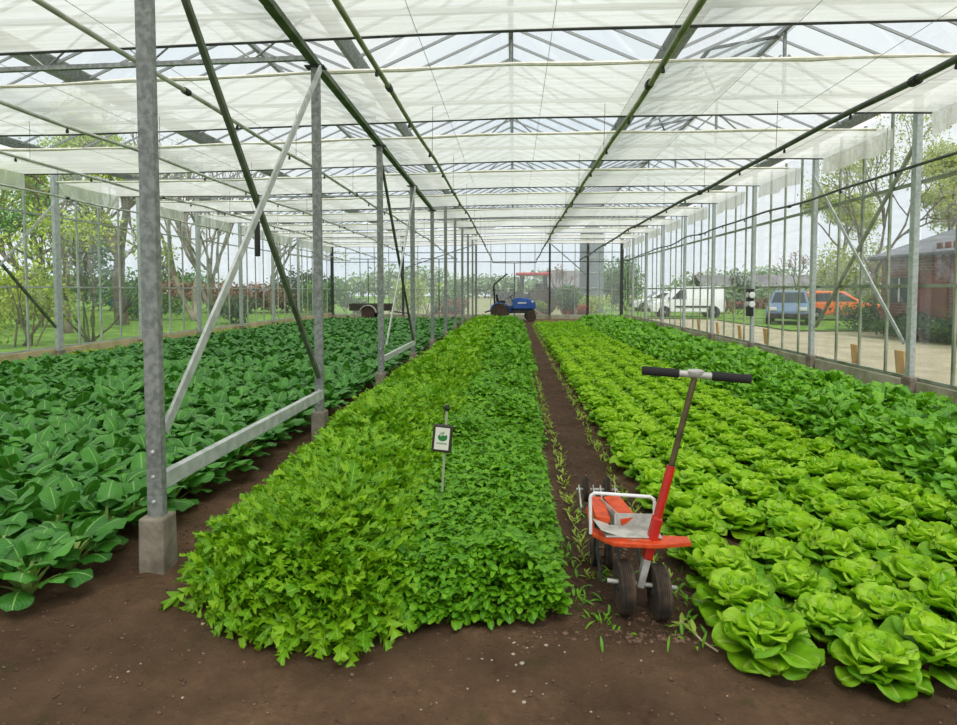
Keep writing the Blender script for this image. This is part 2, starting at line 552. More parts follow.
# roof: four venlo spans
for s in range(4):
    x0, x1 = GUT[s], GUT[s + 1]
    xm, zg, zr = (x0 + x1) / 2, 4.52, 5.34
    r = thing('ceiling', '%s pitched glass roof span counted from the lawn wall' % ordinal(s + 1), 'glass roof', (xm, 0, 0), kind='structure')
    if s == 1 or s == 0: pass
    y0, y1 = -3.0, YE + 0.2
    for sg, (xa, xb) in ((-1, (x0 + 0.08, xm)), (1, (x1 - 0.08, xm))):
        g = MB()
        a, c = Vector((xa - xm, y0, zg)), Vector((xb - xm, y0, zr))
        e, f = Vector((xb - xm, y1, zr)), Vector((xa - xm, y1, zg))
        up = Vector((0, 0, 0.004))
        g.add([a, c, e, f, a + up, c + up, e + up, f + up], [(0, 1, 2, 3), (7, 6, 5, 4), (0, 4, 5, 1), (1, 5, 6, 2), (2, 6, 7, 3), (3, 7, 4, 0)])
        g.build('roof_glazing', M['glassr'], r)
        g = MB()
        y = 0.0
        while y < YE:
            g.bar((xa - xm, y, zg - 0.02), (xb - xm, y, zr - 0.02), 0.022, 0.035)
            y += 0.6
        g.build('glazing_frame', M['roofbar'], r)
    MB().bar((0, y0, zr - 0.02), (0, y1, zr - 0.02), 0.07, 0.06).build('ridge_bar', M['roofbar'], r)
# open roof vents on the span over the lettuces
for k, y in enumerate((7.2, 10.2, 13.2, 19.2)):
    v = thing('roof_vent', 'open slatted roof vent over the lettuce beds, %s from the front' % ordinal(k + 1), 'roof vent', (3.9, y, 5.30), group='open roof vents')
    f = MB()
    for t in (0.0, 1.0):
        f.bar((0, -0.7 + 1.4 * t, 0), (-1.0, -0.7 + 1.4 * t, -0.16), 0.04, 0.04)
    f.bar((-1.0, -0.7, -0.16), (-1.0, 0.7, -0.16), 0.05, 0.04)
    f.build('vent_frame', M['dark'], v)
    MB().add([(0, -0.7, 0.0), (-1.0, -0.7, -0.16), (-1.0, 0.7, -0.16), (0, 0.7, 0.0), (0, -0.7, 0.005), (-1.0, -0.7, -0.155), (-1.0, 0.7, -0.155), (0, 0.7, 0.005)],
             [(0, 1, 2, 3), (7, 6, 5, 4), (0, 4, 5, 1), (1, 5, 6, 2), (2, 6, 7, 3), (3, 7, 4, 0)]).build('vent_pane', M['glassr'], v)
    MB().bar((-0.9, 0, -0.15), (-0.7, 0, -0.55), 0.025, 0.025).build('vent_arm', M['dark'], v)

# gutters
for i, x in enumerate(GUT):
    w = 0.22 if i in (1, 3) else 0.16
    prof = [(x - w / 2, 4.56), (x - w / 2 + 0.05, 4.40), (x + w / 2 - 0.05, 4.40), (x + w / 2, 4.56), (x + w / 2 - 0.012, 4.56), (x + w / 2 - 0.055, 4.415), (x - w / 2 + 0.055, 4.415), (x - w / 2 + 0.012, 4.56)]
    o = MB().prism(prof, 0.5, YE, 'xz').build('trim_%d' % (i + 1), M['galv'])
    tag(o, 'long steel roof gutter, %s counted from the lawn wall' % ordinal(i + 1), 'roof gutter', kind='structure')

# lattice trusses over the pak choi bay, plain upper tie over the other bay
for k, y in enumerate(ROWS[1:10]):
    t = thing('roof_truss', 'lattice roof truss over the pak choi bay, %s from the front' % ordinal(k + 1), 'roof truss', (XL, y, 0), group='lattice trusses over the pak choi')
    W = XM - XL
    zl, zr_ = (3.80, 3.93) if k == 0 else (4.12, 4.16)
    MB().bar((0.05, 0, zl), (W - 0.05, 0, zr_), 0.045, 0.045 if k == 0 else 0.03).build('bottom_chord', M['galv'], t)
    MB().bar((0.05, 0, 4.36), (W - 0.05, 0, 4.36), 0.05, 0.05).build('top_chord', M['galv'], t)
    z = MB()
    n = 14
    pts = [Vector((0.1 + (W - 0.2) * i / n, 0, zl + (zr_ - zl) * i / n if i % 2 else 4.34)) for i in range(n + 1)]
    z.tube(pts, 0.012, 6)
    z.build('lattice', M['galv'], t)
    t2 = thing('roof_truss', 'roof truss with raking struts over the lettuce bay, %s from the front' % ordinal(k + 1), 'roof truss', (XM, y, 0), group='trusses over the lettuce bay')
    W = XR - XM
    MB().bar((0.05, 0, 4.36), (W - 0.05, 0, 4.36), 0.05, 0.05).build('tie_bar', M['galv'], t2)
    for xr in (1.98, 5.93):
        MB().bar((xr, 0, 4.36), (xr, 0, 5.28), 0.04, 0.04, up=(0, 1, 0)).build('king_post', M['galv'], t2)
        MB().bar((xr - 0.7, 0, 4.38), (xr - 0.05, 0, 4.95), 0.025, 0.025).build('strut', M['galv'], t2)
        MB().bar((xr + 0.7, 0, 4.38), (xr + 0.05, 0, 4.95), 0.025, 0.025).build('strut', M['galv'], t2)

# shade screens: eleven pulled-out sheets hung at truss height with short flaps at both walls
def scr_z(x):
    return 4.04 + 0.022 * np.clip(x, -6.5, 0) - 0.02 * np.clip((x - 4.2) / 1.6, 0, 1) ** 2


for k in range(-1, 11):
    ya, yb = 3 * k + 0.87, 3 * k + 3.0
    if k == 10: yb = YE - 0.25
    lab = 'white woven shade screen under the roof, %s from the front' % ordinal(k) if k > 0 else 'white woven shade screen over the bare front soil, %s of two' % ordinal(k + 2)
    s = thing('shade_screen', lab, 'shade screen', (0, ya, 0), group='white shade screens')
    xa, xb = XL + 0.12, XR - 0.10
    def zf(X, Y, k=k):
        v = (Y) / (yb - ya)
        return scr_z(X) - 0.01 * np.sin(PI * np.clip(v, 0, 1)) + 0.012 * vnoise(X, Y + 7 * k, 21 + k, 1.3) + 0.006 * vnoise(X * 0.4, Y * 5 + 3 * k, 41 + k, 2.0)
    vs, q = plane_grid(xa, xb, 0.0, yb - ya, 150, 30, zf)
    np_mesh('sheet', M['screen'], vs, q, s)
    # flaps
    for nm, x, zt, zl in (('wall_flap', xa, 3.92, 0.36), ('wall_flap', xb, 4.02, 0.30)):
        ys = np.linspace(0.0, yb - ya, 24); ts = np.linspace(0, 1, 5)
        Yg, T = np.meshgrid(ys, ts)
        Xg = x + 0.03 * T * np.sin(Yg * 9 + k)
        Zg = (float(scr_z(np.array(x))) + 0.0) - zl * T * (1 + 0.08 * np.sin(Yg * 5 + 2 * k))
        v2 = np.stack([Xg, Yg, Zg], -1).reshape(-1, 3)
        i = np.arange(v2.shape[0]).reshape(5, 24)
        q2 = np.stack([i[:-1, :-1], i[:-1, 1:], i[1:, 1:], i[1:, :-1]], -1).reshape(-1, 4)
        np_mesh(nm, M['screen'], v2, q2, s)
    pts = [(x, 0.0, float(scr_z(np.array(x))) - 0.012 + 0.006 * math.sin(3 * x + k)) for x in np.linspace(xa, xb - 0.25, 40)]
    MB().tube(pts, [0.022 + 0.009 * math.sin(2.3 * p[0] + 1.7 * k) * math.cos(5 * p[0]) for p in pts], 7).build('bunched_edge', M['cream'], s, smooth=True)
    pts = [(x, yb - ya, float(scr_z(np.array(x))) - 0.005) for x in np.linspace(xa, xb, 24)]
    MB().tube(pts, 0.016, 6).build('pull_tube', M['dark'], s, smooth=True)

# thin support wires below the screens
for k, x in enumerate((-8.4, -6.8, -5.2, -3.6, -0.9, 0.35, 1.45, 2.55, 3.75, 4.75)):
    z = 3.97 + 0.022 * min(x, 0)
    o = MB().tube([(x, 1.0, z), (x, 12, z - 0.02), (x, 22, z - 0.01), (x, YE - 0.1, z)], 0.0028, 5).build('support_wire', M['wire'], loc=(x, 1, z))
    tag(o, 'thin steel wire under the shade screens, %s from the lawn side' % ordinal(k + 1), 'wire', 'screen support wires')
# ------------------------------------------------------------------ inner posts, wall posts, braces
def beam_z(y):
    return 3.90 - (y - 6.3) * 0.034 if y > 6.3 else 3.90 + min(0.06, (6.3 - y) * 0.05)


for k, y in enumerate([3.30] + ROWS[1:10]):
    w = 0.088
    d = 0.055
    top = beam_z(y) - 0.07 if k < 5 else 4.38
    p = thing('support_post', '%s galvanised post from the front in the inner row between the beds' % ordinal(k + 1), 'post', (XM + (0.03 if k == 0 else 0), y, 0), group='inner post row')
    MB().box((0, 0, (0.28 + top) / 2), (w, d, top - 0.28)).build('steel_column', M['galv'], p, bevel=0.006)
    if k < 4:
        c = MB()
        b0, b1, h = 0.152, 0.142, 0.295
        c.add([(-b0 / 2, -b0 / 2, -0.06), (b0 / 2, -b0 / 2, -0.06), (b0 / 2, b0 / 2, -0.06), (-b0 / 2, b0 / 2, -0.06),
               (-b1 / 2, -b1 / 2, h), (b1 / 2, -b1 / 2, h), (b1 / 2, b1 / 2, h), (-b1 / 2, b1 / 2, h)],
              [(0, 1, 2, 3), (7, 6, 5, 4), (0, 4, 5, 1), (1, 5, 6, 2), (2, 6, 7, 3), (3, 7, 4, 0)])
        c.build('concrete_foot', M['concrete'], p, bevel=0.012)
        for z in (0.38, 0.52, 0.66):
            MB().lathe([(0.012, 0), (0.012, -0.008), (0.006, -0.014)], (0, -d / 2, z), 'y', 6).build('bolt', M['galvw'], p)
    else:
        MB().box((0, 0, 0.13), (0.15, 0.15, 0.38)).build('concrete_foot', M['concrete'], p, bevel=0.01)
    if k < 5:
        MB().box((0, 0, top + 0.005), (0.20, 0.12, 0.014)).build('cap_plate', M['dark'], p)

o = MB()
y0, y1 = 2.4, 15.55
for y0, y1 in ((2.4, 5.1), (5.1, 6.3), (6.3, 15.55)):
  o.add([(XM - 0.043, y0, beam_z(y0)), (XM + 0.043, y0, beam_z(y0)), (XM + 0.043, y1, beam_z(y1)), (XM - 0.043, y1, beam_z(y1)),
       (XM - 0.043, y0, beam_z(y0) - 0.062), (XM + 0.043, y0, beam_z(y0) - 0.062), (XM + 0.043, y1, beam_z(y1) - 0.055), (XM - 0.043, y1, beam_z(y1) - 0.055)],
      [(0, 1, 2, 3), (7, 6, 5, 4), (0, 4, 5, 1), (1, 5, 6, 2), (2, 6, 7, 3), (3, 7, 4, 0)])
tag(o.build('overhead_beam', M['greenst'], loc=(XM, 2.4, 3.9)), 'green-stained square beam resting on the first five inner posts', 'beam')


def brace(name, p0, p1, w, h, mat, label, cat='brace', group=None, up=(1, 0, 0), bevel=0.003):
    o = MB().bar(p0, p1, w, h, up=up).build(name, mat, loc=p0, bevel=bevel)
    return tag(o, label, cat, group)


x = XM
brace('diagonal_brace', (x - 0.02, 3.36, beam_z(3.3) - 0.1), (x + 0.02, 6.22, 0.66), 0.044, 0.04, M['greenst'], 'dark green diagonal brace ending low on the second inner post')
brace('diagonal_brace', (x + 0.07, 6.25, beam_z(6.3) - 0.09), (x + 0.045, 3.36, 0.755), 0.066, 0.02, M['galvw'], 'pale steel diagonal brace ending low on the first inner post')
brace('diagonal_brace', (x - 0.02, 9.36, beam_z(9.3) - 0.1), (x + 0.02, 12.22, 0.56), 0.045, 0.04, M['greenst'], 'dark diagonal brace from the third inner post down to the fourth')
brace('diagonal_brace', (x + 0.07, 12.25, beam_z(12.3) - 0.09), (x + 0.07, 9.36, 0.70), 0.06, 0.02, M['galvw'], 'pale diagonal brace from the fourth inner post down to the third')
brace('low_rail', (x + 0.03, 3.34, 0.475), (x + 0.03, 6.26, 0.475), 0.05, 0.095, M['galvw'], 'low galvanised rail joining the first and second inner posts', 'rail', up=(0, 0, 1))
brace('low_rail', (x + 0.03, 9.34, 0.50), (x + 0.03, 12.26, 0.50), 0.05, 0.09, M['galvw'], 'low galvanised rail joining the third and fourth inner posts', 'rail', up=(0, 0, 1))

# wall posts
for k, y in enumerate(RY[:9]):
    p = thing('wall_post', ('%s steel post from the front along the wall beside the cars' % ordinal(k) if k else 'steel post before the braced bay of the wall beside the cars'), 'post', (XR - 0.09, y, 0), group='posts of the car side wall')
    MB().box((0, 0, 2.35), (0.08, 0.11, 4.1)).build('steel_column', M['galvp'], p, bevel=0.006)
    MB().box((0, 0, 0.12), (0.13, 0.20, 0.36)).build('concrete_foot', M['concrete'], p, bevel=0.012)
for k, y in enumerate(LY[:8]):
    p = thing('wall_post', ('%s steel post from the front along the wall beside the lawn' % ordinal(k) if k else 'steel post where the crossed braces of the lawn wall begin'), 'post', (XL + 0.09, y, 0), group='posts of the lawn side wall')
    MB().box((0, 0, 2.30), (0.08, 0.16, 4.2)).build('steel_column', M['galvp'], p, bevel=0.006)
    MB().box((0, 0, 0.10), (0.13, 0.20, 0.30)).build('concrete_foot', M['concrete'], p, bevel=0.012)
for k, (x, m_, w_, lab) in enumerate(((XL + 0.07, 'dark', 0.16, 'dark corner post of the end wall on the lawn side'), (-6.01, 'dark', 0.12, 'dark end wall post behind the pak choi'),
                             (XM, 'galv', 0.11, 'grey end wall post closing the inner post row'), (1.925, 'dark', 0.1, 'dark end wall post behind the lettuce bed'),
                             (3.95, 'dark', 0.13, 'dark end wall post in front of the tall grey silo'), (XR - 0.14, 'dark', 0.17, 'dark corner post of the end wall on the car side'))):
    p = thing('wall_post', lab, 'post', (x, YE - 0.09, 0), group='posts of the end wall')
    MB().box((0, 0, 2.25), (w_, 0.1, 4.2)).build('steel_column', M[m_], p, bevel=0.006)
    MB().box((0, 0, 0.08), (0.18, 0.16, 0.26)).build('concrete_foot', M['concrete'], p, bevel=0.01)

xr = XR - 0.15
brace('diagonal_brace', (xr, 12.22, 3.72), (xr, 9.36, 0.78), 0.06, 0.02, M['galvw'], 'pale steel brace crossing the glass wall in front of the orange car')
brace('diagonal_brace', (xr + 0.1, 9.38, 3.70), (xr + 0.1, 12.22, 0.85), 0.045, 0.045, M['bar'], 'olive brace crossing the pale one in front of the cars')
xl = XL + 0.15
brace('diagonal_brace', (xl, 12.78, 3.45), (xl, 9.93, 0.75), 0.05, 0.016, M['galvw'], 'pale steel brace rising to the first post of the lawn wall')
brace('diagonal_brace', (xl - 0.08, 9.93, 3.5), (xl - 0.08, 12.78, 0.75), 0.045, 0.045, M['greenst'], 'dark green brace falling to the foot of the lawn wall post')
brace('diagonal_brace', (2.0, YE - 0.16, 4.0), (3.9, YE - 0.16, 2.35), 0.05, 0.03, M['galv'], 'thin diagonal brace of the end wall above the red tractor', up=(0, 1, 0))
brace('diagonal_brace', (-5.9, YE - 0.16, 2.75), (-2.1, YE - 0.16, 4.0), 0.05, 0.03, M['galv'], 'thin diagonal brace of the end wall beside the inner posts', up=(0, 1, 0))

# ------------------------------------------------------------------ irrigation lines
def irrigation(x, z, r, mat, label, y0=1.5, y1=32.0, wob=0.012, ph=0.0, drop=True, wave=0.0):
    t = thing('irrigation_pipe', label, 'irrigation pipe', (x, y0, z), group='overhead irrigation pipes')
    pts = []
    y = y0
    while y <= y1 + 1e-6:
        zz = -0.02 * abs(math.sin((y + ph) * PI / 3.0)) - wob * math.sin((y + ph) * 1.1)
        if y > 18: zz -= 0.018 * (y - 18) + wave * math.sin(y * 1.7 + ph)
        pts.append((wob * 0.8 * math.sin(y * 0.9 + ph), y - y0, zz)); y += 0.5
    MB().tube(pts, r, 10).build('pipe', mat, t, smooth=True)
    for i in range(int((y1 - y0) / 1.5)):
        q = pts[min(len(pts) - 1, i * 3 + 1)]
        b = MB().lathe([(0.006, -r - 0.05), (0.016, -r - 0.045), (0.016, -r - 0.02), (0.008, -r)], q, 'z', 8)
        b.build('sprinkler', M['black'], t)
        if i % 2 == 0 and 2 < i:
            top = 4.0 - z
            MB().tube([(q[0], q[1] + 0.25, q[2]), (q[0] + 0.01, q[1] + 0.25, top)], 0.0032, 4).build('hanger_chain', M['dark'], t)
        if i % 4 == 2:
            MB().tube([(q[0], q[1] + 0.45, q[2]), (q[0], q[1] + 0.53, q[2])], r * 1.5, 10).build('pipe_joint', M['black'], t)
    return pts, t


irrigation(-1.10, 3.36, 0.021, M['pipeg'], 'green-stained irrigation pipe above the leafy greens bed', wob=0.012, ph=0.4)
irrigation(1.17, 3.36, 0.025, M['pipeg'], 'green-stained irrigation pipe above the dirt path', ph=1.6)
irrigation(3.38, 3.36, 0.030, M['hose'], 'thick dark irrigation pipe above the lettuce rows', ph=2.3)
irrigation(5.62, 3.30, 0.022, M['hose'], 'sagging dark hose along the glass wall beside the cars', ph=0.9, wob=0.02, wave=0.03, y0=3)
irrigation(-2.95, 3.36, 0.021, M['pipel'], 'grey irrigation pipe above the pak choi, next to the inner posts', ph=0.1)
irrigation(-4.85, 3.36, 0.021, M['pipel'], 'grey irrigation pipe above the pak choi, second from the inner posts', ph=1.1)
irrigation(-6.70, 3.36, 0.020, M['pipel'], 'dark irrigation pipe above the pak choi, third from the inner posts', ph=2.1)
irrigation(-8.60, 3.34, 0.020, M['pipel'], 'grey irrigation pipe nearest the glass wall beside the lawn', ph=0.7)
for k, (xa, xb, zz, lab) in enumerate(((-8.6, -6.7, 3.3, 'T-shaped feed pipe before the end wall above the trailer'), (-4.85, -2.95, 3.3, 'T-shaped feed pipe before the end wall beside the inner posts'),
                               (-1.1, 1.17, 3.08, 'T-shaped feed pipe before the end wall behind the blue tractor'))):
    t = thing('feed_pipe', lab, 'feed pipe', ((xa + xb) / 2, 32.05, 0), group='feed pipes before the end wall')
    h = (xb - xa) / 2
    MB().tube([(-h, 0, 3.1 if k < 2 else 3.08), (-h, 0, zz - 0.1), (0, 0.0, zz - 0.12), (h, 0, zz - 0.1), (h, 0, 3.1)], 0.02, 8).build('header', M['hose'], t, smooth=True)
    MB().tube([(0, 0.0, 0.0), (0, 0, zz - 0.12)], 0.024, 8).build('riser', M['hose'], t, smooth=True)

# black fly trap tube hung under the second pipe of the pak choi bay
t = thing('hanging_tube', 'slim black tube hanging between the pale and green braces', 'insect trap', (-4.66, 11.0, 0))
MB().tube([(-0.19, 0, 3.35), (0.0, 0, 2.83)], 0.003, 5).build('string', M['dark'], t)
MB().lathe([(0.02, 2.17), (0.048, 2.18), (0.05, 2.5), (0.048, 2.80), (0.02, 2.84), (0.005, 2.86)], (0, 0, 0), 'z', 14).build('trap_tube', M['black'], t, smooth=True)

# control box on the third visible wall post
t = thing('control_box', 'black box with two pale dials on a post before the white van', 'control box', (XR - 0.16, 15.22, 0))
MB().box((-0.02, 0, 1.44), (0.10, 0.26, 0.30)).build('upper_case', M['black'], t, bevel=0.012)
MB().box((-0.02, 0, 1.10), (0.10, 0.24, 0.34)).build('lower_case', M['black'], t, bevel=0.012)
for z in (1.44, 1.22):
    MB().lathe([(0.075, -0.135), (0.075, -0.15), (0.06, -0.158)], (-0.02, 0.0, z), 'y', 18).build('dial', M['white'], t)
    MB().lathe([(0.065, 0.0), (0.065, 0.02), (0.05, 0.026)], (-0.07, 0, z), 'x', 18, rot=Matrix.Rotation(PI, 3, 'Z')).build('dial', M['white'], t)
# ------------------------------------------------------------------ leaves, many at a time
def leafset(base, az, el, bend, length, prof_u, prof_w, width, nv=5, cup=0.15, ruf=0.0, rfreq=2.0, tipruf=0.0, t0=0.0, t1=1.0, nu=7, fwd=0.0,
            power=1.0, roll=None, tipdense=1.0, rng=None):
    """N leaves as bent strips. base (N,3); az azimuth; el starting elevation; bend total downward turn; returns verts, quads, uv, rnd"""
    n = len(az)
    rng = rng or RNG
    fine = 48
    t = np.linspace(0, 1, fine + 1)
    th = el[:, None] - bend[:, None] * t[None, :] ** power
    dl = length[:, None] / fine
    out = np.concatenate([np.zeros((n, 1)), np.cumsum(np.cos(th[:, :-1]) * dl, 1)], 1)
    up = np.concatenate([np.zeros((n, 1)), np.cumsum(np.sin(th[:, :-1]) * dl, 1)], 1)
    us = 1 - (1 - np.linspace(0, 1, nu)) ** tipdense
    ti = np.clip(np.round((t0 + (t1 - t0) * us) * fine).astype(int), 0, fine)
    co_, cz, cth = out[:, ti], up[:, ti], th[:, ti]                       # N,nu
    w = np.interp(us, prof_u, prof_w)[None, :] * width[:, None]            # N,nu
    v = np.linspace(-1, 1, nv)
    V = v[None, None, :]
    ph = rng.random((n, 1, 1)) * 2 * PI
    lat = w[:, :, None] * V
    nor = cup * w[:, :, None] * V ** 2
    if ruf:
        nor = nor + ruf * width[:, None, None] * np.abs(V) ** 1.6 * np.sin(2 * PI * rfreq * us[None, :, None] + ph + (V > 0) * 1.9) * np.minimum(1, us * 2.5)[None, :, None]
    if tipruf:
        nor = nor + tipruf * width[:, None, None] * (us ** 4)[None, :, None] * np.sin(3.2 * PI * V + ph * 1.7)
    f = fwd * w[:, :, None] * np.abs(V)
    c, s = np.cos(cth)[:, :, None], np.sin(cth)[:, :, None]
    yy = co_[:, :, None] + f * c - nor * s
    zz = cz[:, :, None] + f * s + nor * c
    xx = lat + 0 * yy
    if roll is not None:
        cr, sr = np.cos(roll)[:, None, None], np.sin(roll)[:, None, None]
        dz = zz - cz[:, :, None]
        xx, zz = xx * cr - dz * sr, cz[:, :, None] + xx * sr + dz * cr
    ca, sa = np.cos(az)[:, None, None], np.sin(az)[:, None, None]
    X = base[:, 0][:, None, None] + ca * yy - sa * xx
    Y = base[:, 1][:, None, None] + sa * yy + ca * xx
    Z = base[:, 2][:, None, None] + zz
    vs = np.stack([X, Y, Z], -1).reshape(-1, 3)
    i = np.arange(n * nu * nv).reshape(n, nu, nv)
    q = np.stack([i[:, :-1, :-1], i[:, :-1, 1:], i[:, 1:, 1:], i[:, 1:, :-1]], -1).reshape(-1, 4)
    uv = np.stack([np.broadcast_to((V + 1) / 2, (n, nu, nv)), np.broadcast_to(us[None, :, None], (n, nu, nv))], -1).reshape(-1, 2)
    rnd = np.broadcast_to(rng.random((n, 1, 1)), (n, nu, nv)).reshape(-1)
    return vs, q, uv, rnd


def join(parts):
    vs, qs, us, rs, b = [], [], [], [], 0
    for v, q, u, r in parts:
        vs.append(v); qs.append(q + b); us.append(u); rs.append(r); b += len(v)
    return np.concatenate(vs), np.concatenate(qs), np.concatenate(us), np.concatenate(rs)


def transform(part, x, y, z, a, s):
    v, q, u, r = part
    c, si = math.cos(a), math.sin(a)
    w = np.empty_like(v)
    w[:, 0] = x + s * (c * v[:, 0] - si * v[:, 1]); w[:, 1] = y + s * (si * v[:, 0] + c * v[:, 1]); w[:, 2] = z + s * v[:, 2]
    return w, q, u, (r * 0.8 + 0.2 * random.random())


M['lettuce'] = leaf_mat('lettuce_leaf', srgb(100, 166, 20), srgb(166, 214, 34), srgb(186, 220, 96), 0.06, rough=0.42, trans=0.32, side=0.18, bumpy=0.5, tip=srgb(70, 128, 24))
M['heart'] = leaf_mat('lettuce_heart_leaf', srgb(142, 200, 30), srgb(192, 230, 54), srgb(196, 224, 120), 0.06, rough=0.42, trans=0.34, side=0.15, bumpy=0.5)
M['pak'] = leaf_mat('pak_choi_leaf', srgb(38, 106, 30), srgb(88, 158, 52), srgb(146, 190, 104), 0.035, rough=0.4, trans=0.22, spec=0.42, side=0.35, bumpy=0.45)
M['stalk'] = leaf_mat('pak_choi_stalk', srgb(120, 160, 70), srgb(168, 196, 110), None, rough=0.4, trans=0.2)
M['mizuna'] = leaf_mat('mizuna_leaf', srgb(92, 156, 16), srgb(164, 210, 36), srgb(172, 208, 80), 0.05, rough=0.45, trans=0.34)
M['rocket'] = leaf_mat('rocket_leaf', srgb(66, 134, 16), srgb(128, 190, 28), srgb(150, 196, 70), 0.06, rough=0.45, trans=0.30)
M['turnip'] = leaf_mat('broad_green_leaf', srgb(72, 142, 18), srgb(142, 204, 38), srgb(150, 196, 90), 0.06, rough=0.42, trans=0.26, side=0.15, bumpy=0.35)
M['wallgreen'] = leaf_mat('yellow_green_leaf', srgb(96, 148, 24), srgb(158, 200, 40), srgb(180, 206, 90), 0.06, rough=0.45, trans=0.3)
M['seedling'] = leaf_mat('seedling_leaf', srgb(120, 150, 40), srgb(178, 196, 84), None, rough=0.5, trans=0.3)


def A(lst):
    return np.array(lst, float)


# ---- lettuce head: ruffled rosette
def lettuce_parts(seed, lo=False):
    r = np.random.default_rng(seed)
    U, W = [0, .12, .3, .5, .68, .80, .88, .94, .98, 1], [.16, .28, .62, .92, 1.0, .95, .82, .62, .36, .06]
    nu, nv = (6, 5) if lo else (11, 11)
    outer = []
    def ring(n, el, bend, L, w, rad, z, cup, ruf, off):
        az = np.arange(n) * 2 * PI / n + off + r.normal(0, .12, n)
        e = el + r.normal(0, .09, n); b = bend + r.normal(0, .10, n)
        ln = L * (1 + r.normal(0, .08, n)); wd = w * (1 + r.normal(0, .1, n))
        base = np.stack([np.cos(az) * rad, np.sin(az) * rad, np.full(n, z)], -1)
        return leafset(base, az, e, b, ln, U, W, wd, nv=nv, cup=cup, ruf=ruf, rfreq=1.8, tipruf=ruf * 1.1, nu=nu, roll=r.normal(0, .10, n), tipdense=1.6, rng=r)
    if lo:
        o = [ring(7, .6, .8, .17, .075, .02, .03, .20, .18, 0.0), ring(6, 1.05, .95, .16, .07, .015, .04, .3, .2, .4)]
        h = [ring(4, 1.35, .8, .15, .06, .01, .05, .5, .22, .2)]
    else:
        o = [ring(9, .55, .75, .165, .070, .02, .03, .20, .15, 0.0), ring(9, .92, .95, .165, .070, .018, .04, .26, .17, .35)]
        h = [ring(8, 1.2, 1.05, .155, .062, .014, .05, .36, .20, .15), ring(7, 1.4, 1.0, .13, .05, .01, .065, .5, .24, .5), ring(5, 1.5, .8, .10, .036, .006, .075, .6, .26, .9)]
    return join(o), join(h)


PIC_MARGIN = 4


def in_frame(x, y, z=0.15, m=PIC_MARGIN):
    p = project((x, y, z))
    return p is not None and -m < p[0] < 957 + m and p[1] < 725 + m


LV = [lettuce_parts(100 + i) for i in range(6)]
LMESH, LONE = [], []
for o_, h_ in LV:
    a = np_mesh('outer_leaves', M['lettuce'], *o_[:2], uv=o_[2], rnd=o_[3]).data
    b = np_mesh('heart', M['heart'], *h_[:2], uv=h_[2], rnd=h_[3]).data
    j = join([o_, h_])
    mi = np.concatenate([np.zeros(len(o_[1]), int), np.ones(len(h_[1]), int)])
    c = np_mesh('lettuce', [M['lettuce'], M['heart']], *j[:2], uv=j[2], rnd=j[3], matidx=mi).data
    LMESH.append((a, b)); LONE.append(c)
for o in [o for o in COL.objects if o.name.split('.')[0] in ('outer_leaves', 'heart', 'lettuce')]:
    bpy.data.objects.remove(o)

spots = []
for i in range(6):
    y = 2.54 + (0.04, -0.04, 0.02, 0.08, 0.0, 0.05)[i]
    n = 0
    while y < 27.5:
        xj = 1.09 + 0.338 * i + random.gauss(0, 0.022)
        s = random.uniform(1.0, 1.20)
        if not (i == 1 and abs(y - 3.75) < 0.16):
            spots.append([i, xj, y + random.gauss(0, 0.02), s])
        y += 0.308
seen = sorted([s for s in spots if in_frame(s[1], s[2])], key=lambda s: s[2])
ind, rest = seen[:300], seen[300:] + [s for s in spots if not in_frame(s[1], s[2]) and in_frame(s[1], s[2], m=160)]
cnt = [0] * 6
rown = ['row bordering the dirt path', 'second row from the dirt path', 'third row from the dirt path', 'fourth row from the dirt path', 'fifth row from the path', 'row bordering the tall leafy bed']
shade = ['bright green lettuce head', 'ruffled green lettuce head', 'fresh green lettuce head', 'round green lettuce head', 'leafy green lettuce head', 'broad green lettuce head']
for k, (i, x, y, s) in enumerate(ind):
    cnt[i] += 1
    v = random.randrange(6)
    lab = '%s, %s from the front in the %s' % (shade[i], ordinal(cnt[i]), rown[i])
    loc = (x, y, float(soil_z(x, y)) + 0.0)
    if k < 110:
        t = thing('lettuce', lab, 'lettuce', loc, random.uniform(0, 2 * PI), 'lettuces in the bed beside the dirt path')
        for nm, me in (('outer_leaves', LMESH[v][0]), ('heart', LMESH[v][1])):
            o = bpy.data.objects.new(nm, me); COL.objects.link(o); o.parent = t
    else:
        t = bpy.data.objects.new('lettuce', LONE[v]); COL.objects.link(t)
        t.location = loc; t.rotation_euler = (0, 0, random.uniform(0, 2 * PI))
        tag(t, lab, 'lettuce', 'lettuces in the bed beside the dirt path')
    t.scale = (s, s, s * random.uniform(0.84, 1.02))
lo = [join(lettuce_parts(300 + i, True)) for i in range(4)]
P_ = [transform(lo[random.randrange(4)], x, y, float(soil_z(x, y)), random.uniform(0, 6.28), s) for (i, x, y, s) in rest]
if P_:
    j = join(P_)
    tag(np_mesh('lettuce_mass', M['lettuce'], *j[:2], uv=j[2], rnd=j[3]), 'bright green lettuce heads filling the distant end of the bed', 'lettuces', kind='stuff')


